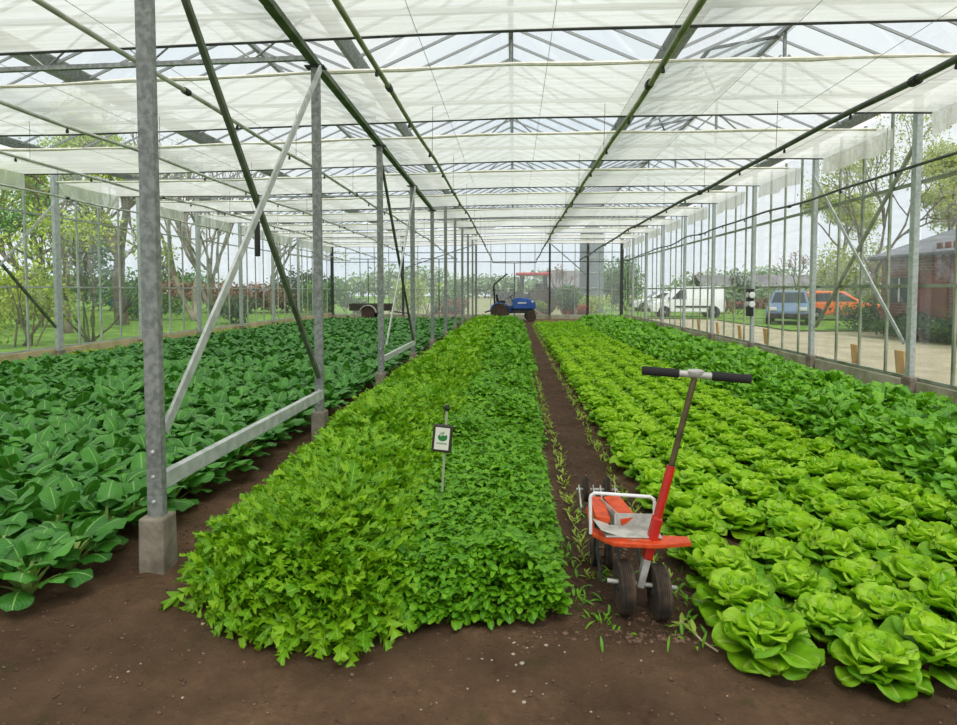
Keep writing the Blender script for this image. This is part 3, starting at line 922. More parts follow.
# ---- pak choi
def pak_parts(seed, lo=False):
    r = np.random.default_rng(seed)
    blades, stalks = [], []
    BU, BW = [0, .06, .2, .45, .7, .9, 1], [.22, .55, .90, 1.0, .94, .64, .30]
    rings = [(8, .88, 1.30, .31, .078, .022, .02, 0.0), (7, 1.18, 1.35, .34, .080, .016, .03, .6), (6, 1.42, 1.25, .315, .070, .010, .04, .2)]
    if lo: rings = [(6, .92, 1.3, .32, .088, .022, .02, 0.0), (7, 1.25, 1.3, .345, .086, .014, .03, .6)]
    for n, el, bend, L, w, rad, z, off in rings:
        az = np.arange(n) * 2 * PI / n + off + r.normal(0, .16, n)
        e, b = el + r.normal(0, .10, n), bend + r.normal(0, .2, n)
        ln, wd = L * (1 + r.normal(0, .08, n)), w * (1 + r.normal(0, .1, n))
        base = np.stack([np.cos(az) * rad, np.sin(az) * rad, np.full(n, z)], -1)
        roll = r.normal(0, .16, n)
        st = r.bit_generator.state
        blades.append(leafset(base, az, e, b, ln, BU, BW, wd, nv=5 if lo else 7, cup=-0.26, ruf=0.15, rfreq=1.6, t0=.48, t1=1.0, nu=5 if lo else 8, power=1.5, roll=roll, rng=r))
        stalks.append(leafset(base, az, e, b, ln, [0, .2, .7, 1], [1.3, 1.1, .62, .40], np.full(n, .019), nv=3, cup=0.7, t0=0, t1=.5, nu=3 if lo else 5, power=1.5, roll=roll, rng=r))
    return join(blades), join(stalks)


PV = [pak_parts(500 + i) for i in range(6)]
PMESH, PONE = [], []
for o_, h_ in PV:
    a = np_mesh('leaf_blades', M['pak'], *o_[:2], uv=o_[2], rnd=o_[3]).data
    b = np_mesh('stalks', M['stalk'], *h_[:2], uv=h_[2], rnd=h_[3]).data
    j = join([o_, h_])
    mi = np.concatenate([np.zeros(len(o_[1]), int), np.ones(len(h_[1]), int)])
    c = np_mesh('pak_choi', [M['pak'], M['stalk']], *j[:2], uv=j[2], rnd=j[3], matidx=mi).data
    PMESH.append((a, b)); PONE.append(c)
for o in [o for o in COL.objects if o.name.split('.')[0] in ('leaf_blades', 'stalks', 'pak_choi')]:
    bpy.data.objects.remove(o)

spots = []
for i in range(20):
    y = 2.90 + random.uniform(-0.05, 0.05) - (0.13 if i else 0.02)
    while y < 28.5:
        spots.append([i, -2.46 - 0.335 * i + random.gauss(0, 0.025), y + random.gauss(0, 0.03), random.uniform(0.92, 1.12)])
        y += 0.325
spots = [s for s in spots if not any(abs(s[1] - XM) < 0.3 and abs(s[2] - ry) < 0.3 for ry in ROWS)]
seen = sorted([s for s in spots if in_frame(s[1], s[2], 0.25)], key=lambda s: s[2] - 0.0572 * s[1])
ind = seen[:300]
rest = seen[300:] + [s for s in spots if not in_frame(s[1], s[2], 0.25) and in_frame(s[1], s[2], 0.25, m=260)]
ids = {}
for (i, x, y, s) in sorted(ind, key=lambda s: s[2]):
    ids.setdefault(i, 0)
for k, (i, x, y, s) in enumerate(ind):
    ids[i] += 1
    rn = 'row beside the posts' if i == 0 else '%s row from the posts' % ordinal(i + 1)
    lab = 'dark green pak choi plant, %s from the front in the %s' % (ordinal(ids[i]), rn)
    v = random.randrange(6)
    loc = (x, y, float(soil_z(x, y)))
    if k < 90:
        t = thing('pak_choi', lab, 'pak choi', loc, random.uniform(0, 2 * PI), 'pak choi plants in the wide bed')
        for nm, me in (('leaf_blades', PMESH[v][0]), ('stalks', PMESH[v][1])):
            o = bpy.data.objects.new(nm, me); COL.objects.link(o); o.parent = t
    else:
        t = bpy.data.objects.new('pak_choi', PONE[v]); COL.objects.link(t)
        t.location = loc; t.rotation_euler = (0, 0, random.uniform(0, 2 * PI))
        tag(t, lab, 'pak choi', 'pak choi plants in the wide bed')
    t.scale = (s, s, s * random.uniform(0.95, 1.1))
lo = [pak_parts(700 + i, True) for i in range(5)]
lo = [join(p) for p in lo]
P_ = [transform(lo[random.randrange(5)], x, y, float(soil_z(x, y)), random.uniform(0, 6.28), s) for (i, x, y, s) in rest]
j = join(P_)
tag(np_mesh('pak_choi_mass', M['pak'], *j[:2], uv=j[2], rnd=j[3]), 'dark green pak choi filling the rest of the wide bed beyond the nearer plants', 'pak choi', kind='stuff')


# ---- dense sown greens
def canopy(n, x0, x1, y0, y1, h, edge, rng, hvar=0.09):
    """random leaf roots under a rounded canopy; outward lean near the edges"""
    x, y = rng.uniform(x0, x1, n), rng.uniform(y0, y1, n)
    dx = np.minimum(x - x0, x1 - x); dy = y - y0
    k = np.sqrt(np.clip(np.minimum(dx, dy) / edge, 0, 1))
    top = h * (0.30 + 0.70 * k) + hvar * vnoise(x, y, 77, 2.1) * 2 * k
    return x, y, top, k, dx, dy


def bed_core(x0, x1, y0, y1, h, edge, mat):
    pass


MU = list(np.linspace(0, 1, 18))
MW = [.08, .08, .24, .09, .40, .10, .58, .11, .76, .13, .92, .15, 1.0, .20, .86, .26, .5, .03]


def bedwarp(part):
    """the sown bed's front edge runs at a slant and its post-side edge draws in towards the front"""
    v, q, u, rn = part
    x, y = v[:, 0].copy(), v[:, 1]
    k = np.clip(1 - (y - 2.66) / 2.2, 0, 1.15)
    v[:, 1] = y + k * (0.035 + 0.14 * np.clip((x + 0.75) / 0.95, 0, 1.2))
    v[:, 1] += k * 0.28 * np.clip((-1.15 - x) / 0.5, 0, 1) ** 1.5
    k2 = np.clip(1 - (y - 2.66) / 3.4, 0, 1.1)
    v[:, 0] = x + 0.13 * k2 * np.clip((0.2 - x) / 1.9, 0, 1)
    return v, q, u, rn


def mizuna_leaves(n, x0, x1, y0, y1, h, L, W, rng, nv=3):
    x, y, top, k, dx, dy = canopy(n, x0, x1, y0, y1, h, 0.30, rng)
    az = rng.uniform(0, 2 * PI, n)
    # edge leaves lean outwards
    e1 = (y - y0 < 0.25); az[e1] = -PI / 2 + rng.normal(0, .7, e1.sum())
    e2 = (x - x0 < 0.22) & ~e1; az[e2] = PI + rng.normal(0, .7, e2.sum())
    e3 = (x1 - x < 0.22) & ~e1; az[e3] = rng.normal(0, .7, e3.sum())
    ln = L * rng.uniform(.7, 1.3, n)
    el = rng.uniform(.25, 1.25, n); bend = rng.uniform(.7, 1.7, n)
    z = np.maximum(0.02, top * rng.uniform(.45, 1.0, n) - ln * 0.42)
    base = np.stack([x, y, z], -1)
    return leafset(base, az, el, bend, ln, MU, MW, W * rng.uniform(.7, 1.3, n), nv=nv, cup=.25, ruf=.35, rfreq=2.5, nu=18, fwd=.8, power=1.3, roll=rng.normal(0, .4, n), rng=rng)


r = np.random.default_rng(5)
parts = [bedwarp(mizuna_leaves(11500, -1.66, -0.68, 2.66, 6.2, .37, .25, .042, r)),
         bedwarp(mizuna_leaves(8500, -1.74, -0.62, 6.0, 11.5, .37, .26, .054, r))]
def far_leaves(n, x0, x1, y0, y1, h, L, W, rng):
    x, y, top, k, dx, dy = canopy(n, x0, x1, y0, y1, h, 0.3, rng)
    az = rng.uniform(0, 2 * PI, n)
    ln = L * rng.uniform(.7, 1.3, n)
    z = np.maximum(0.02, top * rng.uniform(.6, 1.0, n) - ln * .3)
    return leafset(np.stack([x, y, z], -1), az, rng.uniform(.2, 1.2, n), rng.uniform(.6, 1.6, n), ln, [0, .3, .6, .8, 1], [.2, .6, 1.0, .7, .1], W * rng.uniform(.7, 1.3, n), nv=3, cup=.3, ruf=.3, nu=5,
                   fwd=.3, roll=rng.normal(0, .4, n), rng=rng)
parts.append(far_leaves(7500, -1.80, -0.62, 11.0, 28.0, .36, .24, .075, r))
j = join(parts)
tag(np_mesh('mizuna_greens', M['mizuna'], *j[:2], uv=j[2], rnd=j[3]), 'feathery yellow-green mizuna leaves growing densely beside the inner posts', 'salad greens', kind='stuff')


# small-leaved greens on the path side of the same bed: sprigs of rounded leaflets
def rocket_leaves(n, x0, x1, y0, y1, h, rng, big=1.0):
    x, y, top, k, dx, dy = canopy(n, x0, x1, y0, y1, h, .28, rng)
    out = []
    az0 = rng.uniform(0, 2 * PI, n)
    e1 = (y - y0 < 0.22); az0[e1] = -PI / 2 + rng.normal(0, .8, e1.sum())
    e3 = (x1 - x < 0.22) & ~e1; az0[e3] = rng.normal(0, .8, e3.sum())
    z = np.maximum(0.03, top * rng.uniform(.5, 1.0, n) - .05)
    el = rng.uniform(.2, 1.1, n)
    for da, back, s in ((0.0, 0.0, 1.0), (1.0, .02, .8), (-1.0, .02, .8), (1.25, .045, .62), (-1.25, .045, .62)):
        bx = x - np.cos(az0) * back * big; by = y - np.sin(az0) * back * big
        bz = z - back * np.tan(np.clip(el, .1, 1)) * .6 * big
        out.append(leafset(np.stack([bx, by, bz], -1), az0 + da, el * .6 + .1, rng.uniform(.5, 1.3, n), .062 * s * big * rng.uniform(.55, 1.6, n), [0, .2, .5, .8, 1], [.12, .6, 1, .9, .35],
                           .023 * s * big * rng.uniform(.8, 1.25, n), nv=3, cup=.3, ruf=.2, nu=5, roll=rng.normal(0, .3, n), rng=rng))
    return join(out)


parts = [bedwarp(rocket_leaves(9500, -0.90, 0.24, 2.66, 6.2, .34, r, .82)), bedwarp(rocket_leaves(6000, -0.76, 0.27, 6.0, 11.5, .34, r, 1.15)), far_leaves(6500, -0.75, .30, 11.0, 28.0, .35, .20, .07, r)]
# a few taller stems with pale midribs
j = join(parts)
tag(np_mesh('rocket_greens', M['rocket'], *j[:2], uv=j[2], rnd=j[3]), 'small-leaved green salad sown densely along the dirt path', 'salad greens', kind='stuff')

# broad leafy greens by the wall with the cars
def broad(n, x0, x1, y0, y1, h, L, W, rng, nu=6, nv=5):
    x, y, top, k, dx, dy = canopy(n, x0, x1, y0, y1, h, .35, rng)
    az = rng.uniform(0, 2 * PI, n)
    e2 = (x - x0 < 0.25); az[e2] = PI + rng.normal(0, .7, e2.sum())
    e3 = (x1 - x < 0.25); az[e3] = rng.normal(0, .7, e3.sum())
    ln = L * rng.uniform(.7, 1.3, n)
    z = np.maximum(0.02, top * rng.uniform(.55, 1.0, n) - ln * .42)
    return leafset(np.stack([x, y, z], -1), az, rng.uniform(.35, 1.35, n), rng.uniform(.8, 1.9, n), ln, [0, .25, .4, .6, .8, .95, 1], [.12, .16, .75, .95, 1.0, .6, .2], W * rng.uniform(.75, 1.25, n), nv=nv,
                   cup=-.12, ruf=.34, rfreq=1.6, tipruf=.2, nu=nu, power=1.4, roll=rng.normal(0, .35, n), rng=rng)


parts = [broad(7000, 3.02, 4.80, 3.6, 10.0, .40, .20, .058, r, 7, 5), broad(5600, 3.02, 4.86, 9.8, 17, .40, .22, .070, r, 6, 3), broad(5000, 3.02, 4.95, 16.8, 28.5, .40, .25, .090, r, 5, 3)]
j = join(parts)
tag(np_mesh('turnip_greens', M['turnip'], *j[:2], uv=j[2], rnd=j[3]), 'tall broad-leaved greens filling the bed along the wall with the cars', 'leafy greens', kind='stuff')
# pale strip at the lawn wall
parts = [broad(3200, -9.60, -8.95, 10.5, 28.5, .24, .16, .05, r, 5, 3)]
j = join(parts)
tag(np_mesh('spinach_greens', M['wallgreen'], *j[:2], uv=j[2], rnd=j[3]), 'strip of yellow-green leaves along the foot of the lawn wall', 'leafy greens', kind='stuff')

# thin rows of seedlings in the dirt path
for xx, lab in ((0.42, 'sparse line of pale seedlings in the dirt path beside the salad bed'), (0.84, 'sparse line of pale seedlings in the dirt path beside the lettuces')):
    n = 650
    y = r.uniform(3.3, 27, n); x = xx + r.normal(0, .022, n)
    ps = []
    for d in range(3):
        ps.append(leafset(np.stack([x, y, soil_z(x, y)], -1), r.uniform(0, 6.28, n), r.uniform(.7, 1.4, n), r.uniform(.3, 1.0, n), r.uniform(.03, .075, n), [0, .3, .6, 1], [.3, .6, 1, .1], np.full(n, .008), nv=3, nu=4, cup=.2, rng=r))
    j = join(ps)
    tag(np_mesh('seedlings', M['seedling'], *j[:2], uv=j[2], rnd=j[3]), lab, 'seedlings', kind='stuff')
# weeds around the tool
ps = []
for (cx, cy, n) in ((0.32, 3.05, 30), (0.30, 3.5, 26), (0.44, 2.86, 22), (0.86, 2.98, 28), (0.80, 2.70, 16), (0.30, 3.9, 22), (0.55, 3.35, 14), (0.88, 3.3, 18), (0.5, 4.3, 10)):
    x, y = r.normal(cx, .05, n), r.normal(cy, .08, n)
    ps.append(leafset(np.stack([x, y, soil_z(x, y)], -1), r.uniform(0, 6.28, n), r.uniform(.6, 1.4, n), r.uniform(.4, 1.5, n), r.uniform(.03, .08, n), [0, .3, .6, 1], [.4, .9, 1, .05], r.uniform(.004, .010, n), nv=3, nu=5, cup=.2, rng=r))
j = join(ps)
tag(np_mesh('weeds', M['rocket'], *j[:2], uv=j[2], rnd=j[3]), 'ragged green weeds in the dirt around the orange wheeled tool', 'weeds', kind='stuff')
# pale uprooted shoot lying by the front lettuces
t = thing('uprooted_shoot', 'wilted pale shoot lying on the soil before the first lettuce', 'plant', (0.81, 2.72, float(soil_z(0.81, 2.72))), 0.12)
MB().tube([(0.06, -0.10, 0.012), (0.02, -0.03, 0.02), (0.0, 0.03, 0.03), (-0.03, 0.10, 0.04)], 0.005, 6, 0.003).build('stem', simple('pale_stem', srgb(196, 176, 140), 0.6), t, smooth=True)
n = 9
L_ = leafset(np.stack([np.linspace(.01, -.03, n), np.linspace(0, .1, n), np.full(n, .03)], -1), r.uniform(.6, 3.4, n), r.uniform(.1, .8, n), r.uniform(.2, 1, n), np.full(n, .07), [0, .3, .6, 1], [.3, .8, 1, .1], np.full(n, .012), nv=3, nu=5, rng=r)
np_mesh('leaves', M['seedling'], *L_[:2], uv=L_[2], rnd=L_[3], parent=t)


# soil crumbs and stones on the front soil and in the path
def crumbs(n, fx, fy, smin, smax, seed):
    g = np.random.default_rng(seed)
    ico = bmesh.new(); bmesh.ops.create_icosphere(ico, subdivisions=1, radius=1.0)
    bv = np.array([v.co for v in ico.verts]); bf = np.array([[v.index for v in f.verts] for f in ico.faces]); ico.free()
    x, y = fx(g, n), fy(g, n)
    s = smin + (smax - smin) * g.random(n) ** 3
    vs = bv[None] * (1 + g.normal(0, .22, (n, len(bv), 1))) * s[:, None, None] * np.array([1.2, 1.0, .7])
    vs[:, :, 0] += x[:, None]; vs[:, :, 1] += y[:, None]; vs[:, :, 2] += (soil_z(x, y) + s * .25)[:, None]
    q = bf[None] + (np.arange(n) * len(bv))[:, None, None]
    return vs.reshape(-1, 3), q.reshape(-1, 3)


M['crumb'] = simple('soil_crumb', srgb(120, 92, 72), 0.95, 0, srgb(76, 56, 43), 9)
v1, q1 = crumbs(2600, lambda g, n: g.uniform(-2.4, 2.2, n), lambda g, n: g.uniform(1.9, 3.3, n), .002, .009, 3)
v2, q2 = crumbs(2600, lambda g, n: g.normal(.62, .2, n), lambda g, n: 2.7 + 9 * g.random(n) ** 1.6, .003, .013, 4)
v3, q3 = crumbs(700, lambda g, n: g.normal(-1.95, .14, n), lambda g, n: g.uniform(3.4, 12, n), .004, .016, 8)
q2 = q2 + len(v1); q3 = q3 + len(v1) + len(v2)
tag(np_mesh('soil_crumbs', M['crumb'], np.concatenate([v1, v2, v3]), np.concatenate([q1, q2, q3]), smooth=False), 'loose brown crumbs of soil scattered over the bare ground', 'soil crumbs', kind='stuff')
v1, q1 = crumbs(42, lambda g, n: np.where(g.random(n) < .5, g.normal(.05, .12, n), g.uniform(-2, 1.6, n)), lambda g, n: g.uniform(2.2, 2.75, n), .004, .011, 6)
tag(np_mesh('pale_grit', simple('pale_stone', srgb(170, 156, 138), .9), v1, q1, smooth=False), 'small pale stones lying on the soil before the salad bed', 'stones', kind='stuff')
# ------------------------------------------------------------------ the orange wheeled tool in the dirt path
M['orange'] = simple('orange_paint', srgb(226, 84, 30), 0.5, 0, srgb(196, 66, 24), 20)
M['red'] = simple('red_paint', srgb(200, 34, 20), 0.4, 0, srgb(168, 30, 18), 14)
M['olive'] = simple('worn_steel_tube', srgb(96, 84, 52), 0.45, 0.4, srgb(70, 60, 40), 18)
M['pan'] = simple('bare_sheet_steel', srgb(204, 202, 194), 0.5, 0.2, srgb(164, 162, 154), 14)
M['grip'] = simple('foam_grip', srgb(34, 32, 33), 0.8)
M['orangeworn'] = simple('worn_orange_paint', srgb(214, 92, 44), 0.6, 0, srgb(172, 148, 128), 26, lo=0.5, hi=0.6)

ty = 2.97
tz = float(soil_z(.63, ty))
T = thing('wheel_hoe', 'orange two-wheeled hand cultivator with T-shaped handle standing in the dirt path', 'hand cultivator', (0.65, ty, 0), 0.0)


def wheel(parent, x, y, z, R, w, name, rub, hubm, spoke=False):
    m = MB()
    n = 36
    prof = [(R * .52, -w * .42), (R * .80, -w * .5), (R * .94, -w * .46), (R, -w * .30)]
    for k in range(5):
        a = -w * .24 + k * w * .12
        prof += [(R - .004, a - w * .03), (R, a), ]
    prof += [(R, w * .30), (R * .94, w * .46), (R * .80, w * .5), (R * .52, w * .42)]
    m.lathe(prof, (0, 0, 0), 'x', n)
    o = m.build(name, rub, parent, smooth=True)
    o.location = (x, y, z)
    h = MB().lathe([(R * .54, -w * .30), (R * .5, -w * .36), (R * .18, -w * .30), (R * .16, -w * .5), (R * .16, w * .5), (R * .18, w * .30), (R * .5, w * .36), (R * .54, w * .30)], (0, 0, 0), 'x', 20)
    h.build('rim', hubm, o, smooth=True)
    return o


wl = wheel(T, -0.104, 0.02, 0.121 + tz, 0.128, 0.072, 'wheel', M['rubber'], M['dark'])
wr = wheel(T, 0.055, -0.02, 0.121 + tz, 0.128, 0.072, 'wheel', M['rubber'], M['dark'])
wl.rotation_euler = (0, 0, 0.03); wr.rotation_euler = (0, 0, 0.03)
MB().tube([(-0.185, 0.03, 0.13), (0.135, -0.03, 0.13)], 0.011, 10).build('axle', M['pan'], T, smooth=True)
# handle shaft
S0, S1 = Vector((-0.035, 0.0, 0.12)), Vector((0.230, 0.05, 1.150))
def on(t): return S0.lerp(S1, t)
MB().bar(on(0.0), on(0.16), 0.034, 0.05, up=(0, 1, 0)).build('fork', M['pan'], T, bevel=0.004)
MB().tube([on(0.15), on(0.30), on(0.57)], 0.021, 14).build('lower_shaft', M['red'], T, smooth=True)
MB().bar(on(0.13), on(0.33), 0.045, 0.058, up=(0, 1, 0)).build('socket', M['red'], T, bevel=0.01)
MB().tube([on(0.55), on(0.985)], 0.0150, 12).build('upper_shaft', M['olive'], T, smooth=True)
hb = on(1.0)
hd = Vector((0.262, -0.05, -0.014)).normalized()
MB().tube([hb - hd * 0.10, hb + hd * 0.10], 0.0165, 12).build('handlebar', M['pan'], T, smooth=True)
MB().lathe([(0.034, -0.012), (0.04, 0.0), (0.04, 0.008), (0.030, 0.013)], hb + Vector((0, 0, 0.012)), 'z', 16).build('clamp', M['pan'], T, smooth=True)
for s in (-1, 1):
    a, c = hb + hd * 0.075 * s, hb + hd * 0.252 * s
    m = MB().tube([a, a.lerp(c, .04), a.lerp(c, .5), a.lerp(c, .95), c], [0.019, 0.022, 0.0215, 0.0225, 0.018], 12)
    m.build('grip', M['grip'], T, smooth=True)
# platform: folded orange tray with a bare steel pan
pz = 0.352
pl = MB()
poly = [(-0.245, 0.44), (-0.255, 0.07), (-0.17, -0.045), (0.02, -0.06), (0.075, -0.05), (0.205, -0.02), (0.205, 0.05), (0.06, 0.06), (0.05, 0.10), (-0.02, 0.10), (-0.20, 0.10), (-0.235, 0.14), (-0.215, 0.44)]
pl.prism(poly, pz - 0.022, pz, 'xy')
pl.build('platform', M['orange'], T, bevel=0.004)
MB().prism([(-0.20, 0.0), (0.01, -0.035), (0.02, 0.10), (-0.22, 0.10)], pz + 0.001, pz + 0.006, 'xy').build('worn_top', M['orangeworn'], T)
pan = MB()
pan.box((-0.065, 0.065, pz + 0.012), (0.27, 0.15, 0.006))
pan.box((-0.03, 0.145, pz + 0.035), (0.21, 0.005, 0.075), (-0.1, 0, 0))
pan.box((-0.195, 0.07, pz + 0.03), (0.085, 0.15, 0.005), (0.0, 0.35, 0.15))
pan.box((-0.145, 0.25, pz + 0.03), (0.005, 0.24, 0.09), (0, 0.0, 0.22))
pan.build('steel_pan', M['pan'], T, bevel=0.002)
MB().box((-0.195, 0.28, pz + 0.045), (0.075, 0.27, 0.03), (0.06, 0.10, 0.02)).build('side_blade', M['orange'], T, bevel=0.003)
MB().box((-0.085, 0.29, pz + 0.045), (0.085, 0.30, 0.03), (0.06, -0.18, 0.14)).build('side_blade', M['orange'], T, bevel=0.003)
g = MB()
gp = [(-0.262, 0.08, pz - 0.01), (-0.266, 0.08, pz + 0.165), (-0.262, 0.08, pz + 0.185), (-0.245, 0.08, pz + 0.197), (0.025, 0.06, pz + 0.190), (0.042, 0.06, pz + 0.178), (0.046, 0.06, pz + 0.16), (0.046, 0.06, pz - 0.01)]
g.tube(gp, 0.0085, 10)
g.build('guard_hoop', M['white'], T, smooth=True)
# rear wheels and their brackets
for x in (-0.235, -0.115):
    wheel(T, x, 0.52, pz + 0.072, 0.070, 0.035, 'seed_roller', M['rubber'], M['dark'])
for x in (-0.275, -0.195, -0.155, -0.075):
    MB().bar((x, 0.40, pz), (x, 0.53, pz + 0.085), 0.006, 0.03).build('bracket', M['pan'], T)
MB().tube([(-0.29, 0.52, pz + 0.072), (-0.06, 0.52, pz + 0.072)], 0.008, 8).build('roller_axle', M['pan'], T)
for x in (-0.185, -0.105):
    MB().bar((x, 0.43, pz), (x, 0.50, 0.06), 0.02, 0.03).build('rear_leg', M['dark'], T)
    wheel(T, x, 0.50, 0.062 + float(soil_z(.63 + x, ty + .5)), 0.07, 0.04, 'rear_wheel', M['rubber'], M['dark'])
for k, (x, y) in enumerate(((-0.20, 0.30), (-0.08, 0.34), (0.02, 0.30))):
    MB().tube([(x, y, pz - 0.02), (x, y, 0.16), (x + 0.01, y - 0.05, 0.06), (x + 0.01, y - 0.08, 0.03)], 0.008, 8).build('hoe_tine', M['dark'], T, smooth=True)

# ------------------------------------------------------------------ plant sign on a stake
sx, sy = -0.452, 3.88
sg = thing('plant_sign', 'small dark-framed sign with green leaf emblem on a stake in the salad bed', 'plant sign', (sx, sy, 0), 0.0)
tilt = 0.10
MB().bar((-0.02, 0, 0.0), (0.028, 0.0, 0.80), 0.014, 0.010, up=(0, 1, 0)).build('stake', simple('pale_stake', srgb(160, 170, 140), 0.6), sg)
MB().lathe([(0.014, 0), (0.018, 0.008), (0.018, 0.03), (0.010, 0.038)], (0.0285, 0, 0.79), 'z', 10).build('stake_cap', M['black'], sg, smooth=True)
Rm = Matrix.Rotation(0.10, 3, 'Y')
c0 = Vector((0.0, -0.018, 0.615))
bd = MB().box(c0, (0.128, 0.018, 0.178), Rm).build('frame', simple('dark_sign_frame', srgb(52, 46, 40), 0.5), sg, bevel=0.012)
MB().box(c0 + Vector((-0.001, -0.010, 0)), (0.092, 0.003, 0.142), Rm).build('panel', simple('sign_face', srgb(226, 224, 210), 0.5), sg)
M['logo'] = simple('emblem_green', srgb(34, 122, 58), 0.5)


def sign_pt(u, v, d=-0.0122):
    return c0 + Rm @ Vector((u, d, v))


em = MB()
# leaf bowl: round at the bottom with a notched, pointed upper side
out = []
for k in range(22):
    a = PI * 0.86 + (PI * 1.28) * k / 21
    out.append((0.002 + 0.030 * math.cos(a), 0.010 + 0.026 * math.sin(a)))
out += [(0.028, 0.030), (0.016, 0.020), (0.004, 0.024), (-0.006, 0.014), (-0.016, 0.020)]
pts = [sign_pt(u, v) for u, v in out] + [sign_pt(u, v, -0.0116) for u, v in out]
n = len(out)
em.add(pts, [tuple(range(n)), tuple(range(2 * n - 1, n - 1, -1))] + [(i, (i + 1) % n, n + (i + 1) % n, n + i) for i in range(n)])
em.tube([sign_pt(-0.020, 0.018, -0.012), sign_pt(-0.012, 0.036, -0.012), sign_pt(0.004, 0.040, -0.012), sign_pt(0.014, 0.034, -0.012)], 0.0018, 5)
em.tube([sign_pt(-0.002, 0.016, -0.012), sign_pt(-0.004, 0.030, -0.012), sign_pt(0.008, 0.046, -0.012)], 0.0022, 5)
em.build('emblem', M['logo'], sg)
tx = MB()
for k in range(11):
    tx.box(sign_pt(-0.031 + 0.0062 * k, -0.030, -0.0121), (0.0042, 0.0006, 0.0065 if k % 3 else 0.0085), Rm)
tx.build('lettering', M['logo'], sg)

# ------------------------------------------------------------------ the blue compact tractor at the far end
M['blue'] = simple('blue_paint', srgb(24, 84, 168), 0.35, 0, srgb(20, 70, 146), 6)
M['dkblue'] = simple('dark_blue_paint', srgb(28, 56, 98), 0.4)
M['seat'] = simple('black_seat', srgb(30, 30, 32), 0.6)


def big_wheel(parent, x, y, z, R, w, rimm, name):
    m = MB()
    m.lathe([(R * .55, -w * .45), (R * .85, -w * .5), (R * .96, -w * .4), (R * .96, w * .4), (R * .85, w * .5), (R * .55, w * .45)], (0, 0, 0), 'y', 28)
    for k in range(18):
        a = 2 * PI * k / 18
        for s in (-1, 1):
            rot = Matrix.Rotation(a, 3, 'Y') @ Matrix.Rotation(0.5 * s, 3, 'Z')
            c = Matrix.Rotation(a, 3, 'Y') @ Vector((0, s * w * .22, R * .965))
            m.box(c, (0.035 * R / .5, w * .46, R * .09), rot)
    o = m.build(name, M['rubber'], parent)
    o.location = (x, y, z)
    MB().lathe([(R * .56, -w * .3), (R * .50, -w * .36), (R * .22, -w * .20), (R * .18, -w * .42), (R * .18, w * .42), (R * .22, w * .2), (R * .50, w * .36), (R * .56, w * .3)], (0, 0, 0), 'y', 20).build('rim', rimm, o, smooth=True)
    return o


tt = thing('compact_tractor', 'small blue tractor with folded roll bar parked at the far end inside', 'tractor', (-0.15, 30.75, 0), 0.06)
h = MB()
h.prism([(0.10, 0.62), (0.10, 1.10), (0.30, 1.19), (0.75, 1.17), (1.10, 1.06), (1.20, 0.95), (1.22, 0.62)], -0.27, 0.27, 'xz', taper=lambda p, q: 0.07 if q > 1.0 else 0.0)
h.build('bonnet', M['blue'], tt, bevel=0.035)
MB().box((0.35, 0, 0.52), (1.7, 0.32, 0.24)).build('chassis', M['dark'], tt, bevel=0.02)
MB().box((1.20, 0, 0.78), (0.05, 0.42, 0.30)).build('grille', M['black'], tt, bevel=0.01)
for s in (-1, 1):
    f = MB()
    pts = []
    for k in range(9):
        a = PI * (0.02 + 0.9 * k / 8)
        pts.append((-0.55 + 0.50 * math.cos(a), 0.46 + 0.50 * math.sin(a)))
    inner = [(-0.55 + (p - -0.55) * .92, 0.46 + (q - 0.46) * .92) for p, q in reversed(pts)]
    f.prism(pts + inner, s * 0.34, s * 0.66, 'xz')
    f.build('mudguard', M['blue'], tt)
    big_wheel(tt, -0.55, s * 0.50, 0.44, 0.44, 0.28, M['white'], 'rear_wheel')
    big_wheel(tt, 0.98, s * 0.46, 0.26, 0.26, 0.20, M['white'], 'front_wheel')
    MB().box((0.98, s * 0.25, 0.36), (0.08, 0.30, 0.08)).build('front_axle', M['dark'], tt)
MB().box((-0.18, 0, 0.66), (0.66, 0.60, 0.05)).build('footplate', M['dkblue'], tt, bevel=0.01)
MB().box((-0.20, 0, 0.62), (0.60, 0.44, 0.35)).build('rear_housing', M['dkblue'], tt, bevel=0.03)
se = MB().box((-0.48, 0, 0.98), (0.44, 0.46, 0.12)).build('seat', M['seat'], tt, bevel=0.04)
MB().box((-0.68, 0, 1.18), (0.11, 0.44, 0.36), (0, -0.2, 0)).build('seat_back', M['seat'], se, bevel=0.04)
MB().tube([(0.12, 0, 0.95), (-0.02, 0, 1.22)], 0.022, 8).build('steering_column', M['black'], tt)
st = MB()
st.tube([(Vector((-0.03, 0, 1.24)) + Matrix.Rotation(-0.45, 3, 'Y') @ Vector((0.17 * math.cos(a), 0.17 * math.sin(a), 0))) for a in np.linspace(0, 2 * PI, 17)], 0.016, 6)
st.box((-0.03, 0, 1.24), (0.3, 0.03, 0.02), (0, -0.45, 0))
st.build('steering_wheel', M['black'], tt, smooth=True)
rb = MB()
for s in (-1, 1):
    rb.tube([(-0.80, s * 0.40, 0.66), (-0.82, s * 0.40, 1.30), (-0.86, s * 0.40, 1.72), (-0.80, s * 0.38, 1.86), (-0.22, s * 0.36, 2.34)], 0.034, 8)
rb.tube([(-0.22, -0.36, 2.34), (-0.22, 0.36, 2.34)], 0.034, 8)
rb.build('roll_bar', M['black'], tt, smooth=True)
MB().box((-0.80, 0, 1.55), (0.05, 0.70, 0.10)).build('roll_bar_hinge', M['black'], tt)
MB().bar((-0.95, 0.0, 0.55), (-1.30, 0.0, 0.45), 0.5, 0.06).build('rear_linkage', M['black'], tt)
